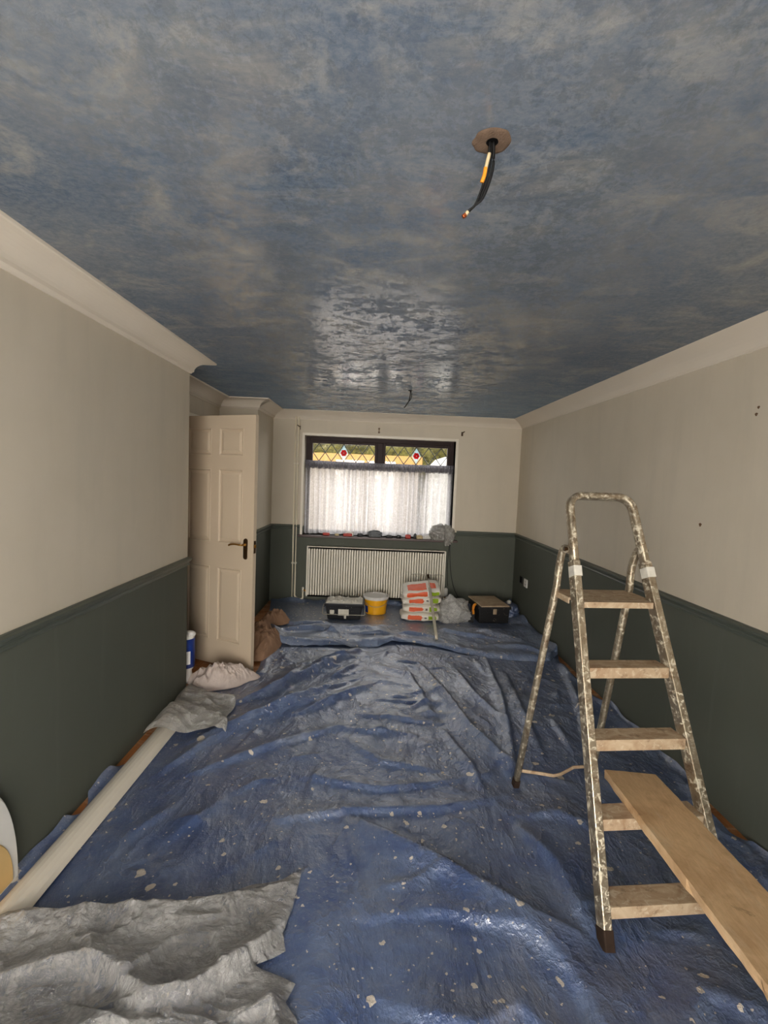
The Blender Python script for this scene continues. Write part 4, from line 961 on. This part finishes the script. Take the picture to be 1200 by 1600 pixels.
# stacked plaster sacks
def sack(x, y, z, rz, tilt, w_, d_, h_, lab, top=False):
    t = thing('plaster_sack', lab, 'sack', (x, y, z), rz, 'plaster sacks stacked by the radiator'); t.rotation_euler = (0, tilt, rz)
    bm = BM(); bmesh.ops.create_cube(bm, size=1); bmesh.ops.subdivide_edges(bm, edges=bm.edges, cuts=17, use_grid_fill=True)
    sd = x*7+z*13
    def shape(p):
        a, b_, c = p.x*2, p.y*2, p.z*2
        pinch = 1-.30*max(0, abs(a)-.7)/.3; rx_ = (1-.10*abs(c)**3)*(1-.03*abs(b_)**4)
        q = Vector((a*w_/2*rx_, b_*d_/2*(1-.13*abs(c)**4)*(1-.05*abs(a)**6), c*h_/2*pinch*(1-.22*abs(b_)**6)))
        nn = mnoise.fractal(Vector((a*2.2+sd, b_*2.2, c*1.3)), .9, 2, 4); q += Vector((.004*nn, .007*nn, .007*nn)); return q
    for v in bm.verts: v.co = shape(v.co)+Vector((0, 0, h_/2))
    obj('sack_body', bm, 'sack_white', t, smooth=True)
    def patch(u0, u1, v0, v1, mat, nm, face='front', pointy=False):
        bm = BM(); n1, n2 = 14, 8; g = []
        for j in range(n2+1):
            row = []
            for i in range(n1+1):
                u = u0+(u1-u0)*i/n1; vv_ = v0+(v1-v0)*j/n2
                if pointy and i == n1: u -= .10*abs(2*j/n2-1)
                p = Vector((u/2, -.5, vv_/2)) if face == 'front' else Vector((u/2, vv_/2, .5))
                q = shape(p)+Vector((0, 0, h_/2)); q += Vector((0, -.0025, 0)) if face == 'front' else Vector((0, 0, .0025)); row.append(bm.verts.new(q))
            g.append(row)
        for j in range(n2):
            for i in range(n1): bm.faces.new((g[j][i], g[j][i+1], g[j+1][i+1], g[j+1][i]))
        obj(nm, bm, mat, t, smooth=True)
    if not top:
        patch(-.68, .12, -.62, .66, 'sack_orange', 'orange_panel', pointy=True); patch(.22, .34, -.35, .35, 'sack_grey', 'print'); patch(.44, .86, -.66, .66, 'sack_green', 'green_panel')
    else:
        patch(-.80, .30, -.93, .2, 'sack_orange', 'orange_panel', 'top'); patch(.45, .85, -.8, .3, 'sack_orange', 'orange_panel', 'top'); patch(-.8, .3, -.5, .75, 'sack_orange', 'orange_panel'); patch(.5, .93, -.7, .55, 'sack_green', 'green_panel')
    return t
sx, sy = .556, 5.40
sack(sx-.005, sy, zb, .02, 0, .43, .29, .097, 'lowest white sack with orange and green print in the stack of four')
sack(sx+.010, sy+.005, zb+.095, -.02, -.02, .42, .29, .097, 'second sack from the floor, orange and green print on white')
sack(sx+.006, sy-.005, zb+.190, .03, -.04, .44, .29, .097, 'third sack up, directly under the sagging top sack')
tt = sack(sx+.012, sy+.01, zb+.284, -.03, -.11, .43, .30, .105, 'topmost sack, sagging, with broad orange panel on its upper face', True); tt.rotation_euler = (.22, -.12, -.03); tt.location.z += .006
# pole leaning on the sacks
pb = Vector((.655, 4.60, FH(.655, 4.60)+.008)); pt2 = Vector((.607, 5.185, .578))
sk = thing('pole_tool', 'pale long-handled tool with a T bar leaning against the sacks', 'pole', pb)
bm = BM(); d = pt2-pb; sweep(bm, [pb, pb+d*.12, pb+d*.5, pb+d*.78], rrect(.030, .018, .006), up=Vector((0, 0, 1))); obj('handle', bm, 'grey_pole', sk, world=True, smooth=True)
obj('shaft', tube([pb+d*.76, pb+d*.97], .007, 10), 'grey_pole', sk, world=True, smooth=True)
bm = BM(); sweep(bm, [pb+d*.93, pb+d*1.0], rrect(.026, .02, .004), up=Vector((0, 0, 1))); obj('socket', bm, 'dark_brass', sk, world=True)
xx = pt2; obj('cross_bar', tube([xx+Vector((-.18, 0, -.006)), xx+Vector((-.17, 0, .004)), xx+Vector((0, 0, .0)), xx+Vector((.155, 0, .003)), xx+Vector((.165, 0, -.012))], .0045, 8), 'grey_pole', sk, world=True, smooth=True)
# white carrier bag
crumple('carrier_bag', None, 'thin_bag', (.36, .28, .27), 4, (.935, 5.38, zb-.002), .5, 5, .2, True, 1.25, .3, outline=lambda d: 1+.35*max(0, d.z)*max(0, 1-abs(d.x+.15)*3)+.12*max(0, d.x))
o = bpy.data.objects['carrier_bag']; base_at(tag(o, 'crumpled white carrier bag standing between the sacks and the crate', 'bag'))
# crate with a stained board on top
ct = thing('crate', 'dark plaster-stained crate in the far right corner under a board', 'crate', (1.375, 5.47, zb), math.radians(5))
bm = BM(); taper_box(bm, .36, .36, 0, .19, .94); obj('crate_body', bm, 'crate_dark', ct, bevel=.01)
bm = BM(); box(bm, (-.185, -.19, .165), (.185, -.178, .195)); box(bm, (-.185, .178, .165), (.185, .19, .195)); box(bm, (-.19, -.19, .165), (-.178, .19, .195)); box(bm, (.178, -.19, .165), (.19, .19, .195)); obj('crate_rim', bm, 'crate_dark', ct, bevel=.003)
obj('latch', B1((-.02, -.198, .11), (.02, -.188, .17)), 'crate_top', ct, bevel=.004)
bd = B1((-.165, -.21, 0), (.165, .25, .014)); bmesh.ops.subdivide_edges(bd, edges=bd.edges, cuts=3, use_grid_fill=True)
for v in bd.verts: v.co.x += .004*mnoise.noise(v.co*20)-.03*(v.co.y/.2)*0
o = tag(obj('stained_board', bd, 'crate_top', bevel=.0), 'stained beige board lying on top of the dark crate', 'board'); o.location = (1.365, 5.475, zb+.1965); o.rotation_euler = (0, 0, math.radians(8))
# gloves / trowel bits hanging beside the crate
t = thing('trowel', 'orange handled trowel hanging at the left side of the crate', 'trowel', (1.150, 5.33, zb))
obj('handle', tube(curve_pts([(.008, -.02, .10), (.0, -.03, .16), (.012, -.02, .2), (.03, .0, .205)], 5), .014, 10), 'orange_tape', t, smooth=True)
obj('blade', B1((-.05, -.025, 0.0), (.012, -.015, .13), Matrix.Rotation(.12, 4, 'Y')), 'crate_dark', t, bevel=.002)
crumple('dust_sheet_bundle', None, 'tarp', (.22, .26, .19), 9, (1.64, 5.62, zb), .4, 4, .3, True, 1.6)
base_at(tag(bpy.data.objects['dust_sheet_bundle'], 'small bundle of blue sheet in the corner right of the crate', 'sheet bundle'))
o = crumple('plaster_lump', None, 'dirty_white', (.05, .05, .05), 3, (1.625, 5.56, zb+.165), .2, 3, .2); base_at(tag(o, 'small white lump on the blue bundle in the corner', 'lump'))

# ------------------------------------------------------------------ bits along the window sill
zs_ = WZ0; ys = D-.012
items = [(511, 'red_bits', (.085, .03, .030), 'small red packet near the left end of the sill', 'packet'), (528, 'cream_bits', (.05, .03, .024), 'small cream scrap just right of the left red packet on sill', 'scrap'),
 (545, 'red_bits', (.11, .035, .030), 'wider red packet a quarter along the window sill', 'packet'), (548, 'lid_white', (.10, .03, .05), 'white packet behind the wider red one on sill', 'packet'), (565, 'black_plastic', (.07, .03, .036), 'small dark object left of the grey bunch on sill', 'scrap'),
 (588, 'grey_bits', (.17, .05, .075), 'grey frilled bunch in the middle of the window sill', 'scrap bunch'), (611, 'black_plastic', (.08, .03, .030), 'low dark object just right of the grey bunch on sill', 'scrap'), (626, 'black_plastic', (.06, .03, .034), 'dark pointed object two places right of the grey bunch', 'scrap'),
 (641, 'red_bits', (.07, .035, .044), 'orange red packet right of centre on the sill', 'packet'), (652, 'black_plastic', (.035, .025, .055), 'small upright dark object beside the orange red packet', 'scrap'), (659, 'cream_bits', (.08, .04, .040), 'cream lump left of the clear bag on sill', 'scrap'), (671, 'lid_white', (.10, .04, .045), 'white lump touching the clear bag on sill', 'scrap')]
for k, (px, mt, sz, lab, cat) in enumerate(items):
    x = -.865+(px-478)/234*1.86
    o = crumple(cat.replace(' ', '_'), None, mt, (sz[0], sz[1], sz[2]*1.3), k+1, (x, ys-.0+(.03 if k == 3 else 0), zs_+.001), .5 if cat != 'packet' else .15, 4, .7 if cat == 'packet' else .3, True, 2.5)
    base_at(tag(o, lab, cat, 'small things along the window sill'))
o = crumple('plastic_bag', None, 'clear_bag', (.27, .13, .21), 6, (.855, D-.035, WZ0-.0), .7, 5, .35, True, 2.4); 
for v in o.data.vertices:
    if v.co.x > .88 and v.co.y < D-.06: v.co.z -= min(.07, (D-.06-v.co.y)*1.6)
base_at(tag(o, 'crumpled clear plastic bag on the right end of the window sill', 'plastic bag'))

# ------------------------------------------------------------------ by the door
bt = thing('bottle', 'white container in a dark blue sleeve half hidden by left wall', 'bottle', (-1.405, 3.60, .004))
bm = BM(); lathe(bm, [(0, 0), (.058, 0), (.064, .006), (.055, .03), (.050, .09), (.062, .10), (.068, .12), (.068, .35), (.05, .372), (0, .374)], 32); obj('container', bm, 'white_plastic', bt, smooth=True)
bm = BM(); lathe(bm, [(.066, .115), (.0715, .118), (.073, .24), (.0715, .338), (.066, .34)], 32); slv = obj('sleeve', bm, 'blue_sleeve', bt, smooth=True)
bm = BM(); bmesh.ops.create_uvsphere(bm, u_segments=16, v_segments=10, radius=.03, matrix=Matrix.Translation((.035, 0, .37)) @ Matrix.Diagonal((1.6, 1, .8, 1))); obj('cap', bm, 'lid_white', bt, smooth=True)
bm = BM(); n = 6
ring = [[bm.verts.new((.0745*math.cos(a), .0745*math.sin(a), z)) for a in np.radians(np.linspace(292, 322, 7))] for z in (.15, .20, .25)]
for i in range(2):
    for k in range(6): bm.faces.new((ring[i][k], ring[i][k+1], ring[i+1][k+1], ring[i+1][k]))
obj('sleeve_label', bm, 'lid_white', slv)

def cloth(name, mat, cx, cy, w_, d_, h_, seed, rot, lab, outline, n=110, zf=lambda x, y: 0.004, fr=1.0):
    u = np.linspace(-1, 1, n); U, V = np.meshgrid(u, u); R = np.sqrt(U**2+V**2); 
    sq = np.maximum(abs(U), abs(V)); k = np.where(R > 0, sq/np.maximum(R, 1e-6), 1); X0 = U*k; Y0 = V*k; Rr = np.hypot(X0, Y0); th = np.arctan2(Y0, X0)
    s = outline(th); X0 = X0*s; Y0 = Y0*s
    x = X0*w_/2; y = Y0*d_/2; c_, s_ = math.cos(rot), math.sin(rot); X = cx+x*c_-y*s_; Y = cy+x*s_+y*c_
    wx = X*6*fr+1.2*fbm(X*5+seed, Y*5, 2)*3; wy = Y*6*fr+1.2*fbm(X*5, Y*5+seed, 2)*3
    rg = ridged(wx+seed, wy, 3)
    wx2 = X*11*fr+4*fbm(X*4+seed, Y*4, 2); wy2 = Y*4*fr+4*fbm(X*4, Y*4+seed, 2); rg2 = ridged(wx2, wy2, 3)
    Z = h_*((1-Rr**1.8).clip(0)**.8)*(.35+.6*rg+.30*rg2)+.03*rg2**2*(1-Rr**4).clip(0)
    Z = np.where(Rr > .985, 0, Z)
    zz = zf(X, Y)
    return tag(grid(name, X, Y, Z+zz, mat), lab, 'cloth')
cloth('rag', 'pink_cloth', -1.14, 3.59, .52, .34, .13, 5, .15, 'pale pinkish rag heaped on the floor in front of the door', lambda t: 1+.12*np.sin(3*t+1)+.08*np.sin(5*t), 140, lambda X, Y: .004+np.where(X > -1.2, tarp_h(X, Y), 0), 1.5)
cloth('brown_towel', 'brown_cloth', -1.02, 4.42, .34, .95, .20, 2, .12, 'brown towel bundled on the floor behind the open door', lambda t: 1+.10*np.sin(3*t+2)+.07*np.sin(5*t+1), 150, lambda X, Y: .02+0*X, .9)
cloth('brown_towel', 'brown_cloth', -1.02, 4.98, .26, .42, .13, 7, -.5, 'smaller brown cloth lying beyond the towel, by the pier', lambda t: 1+.14*np.sin(3*t)+.08*np.sin(4*t+1), 110, lambda X, Y: .05+0*X, 1.3)
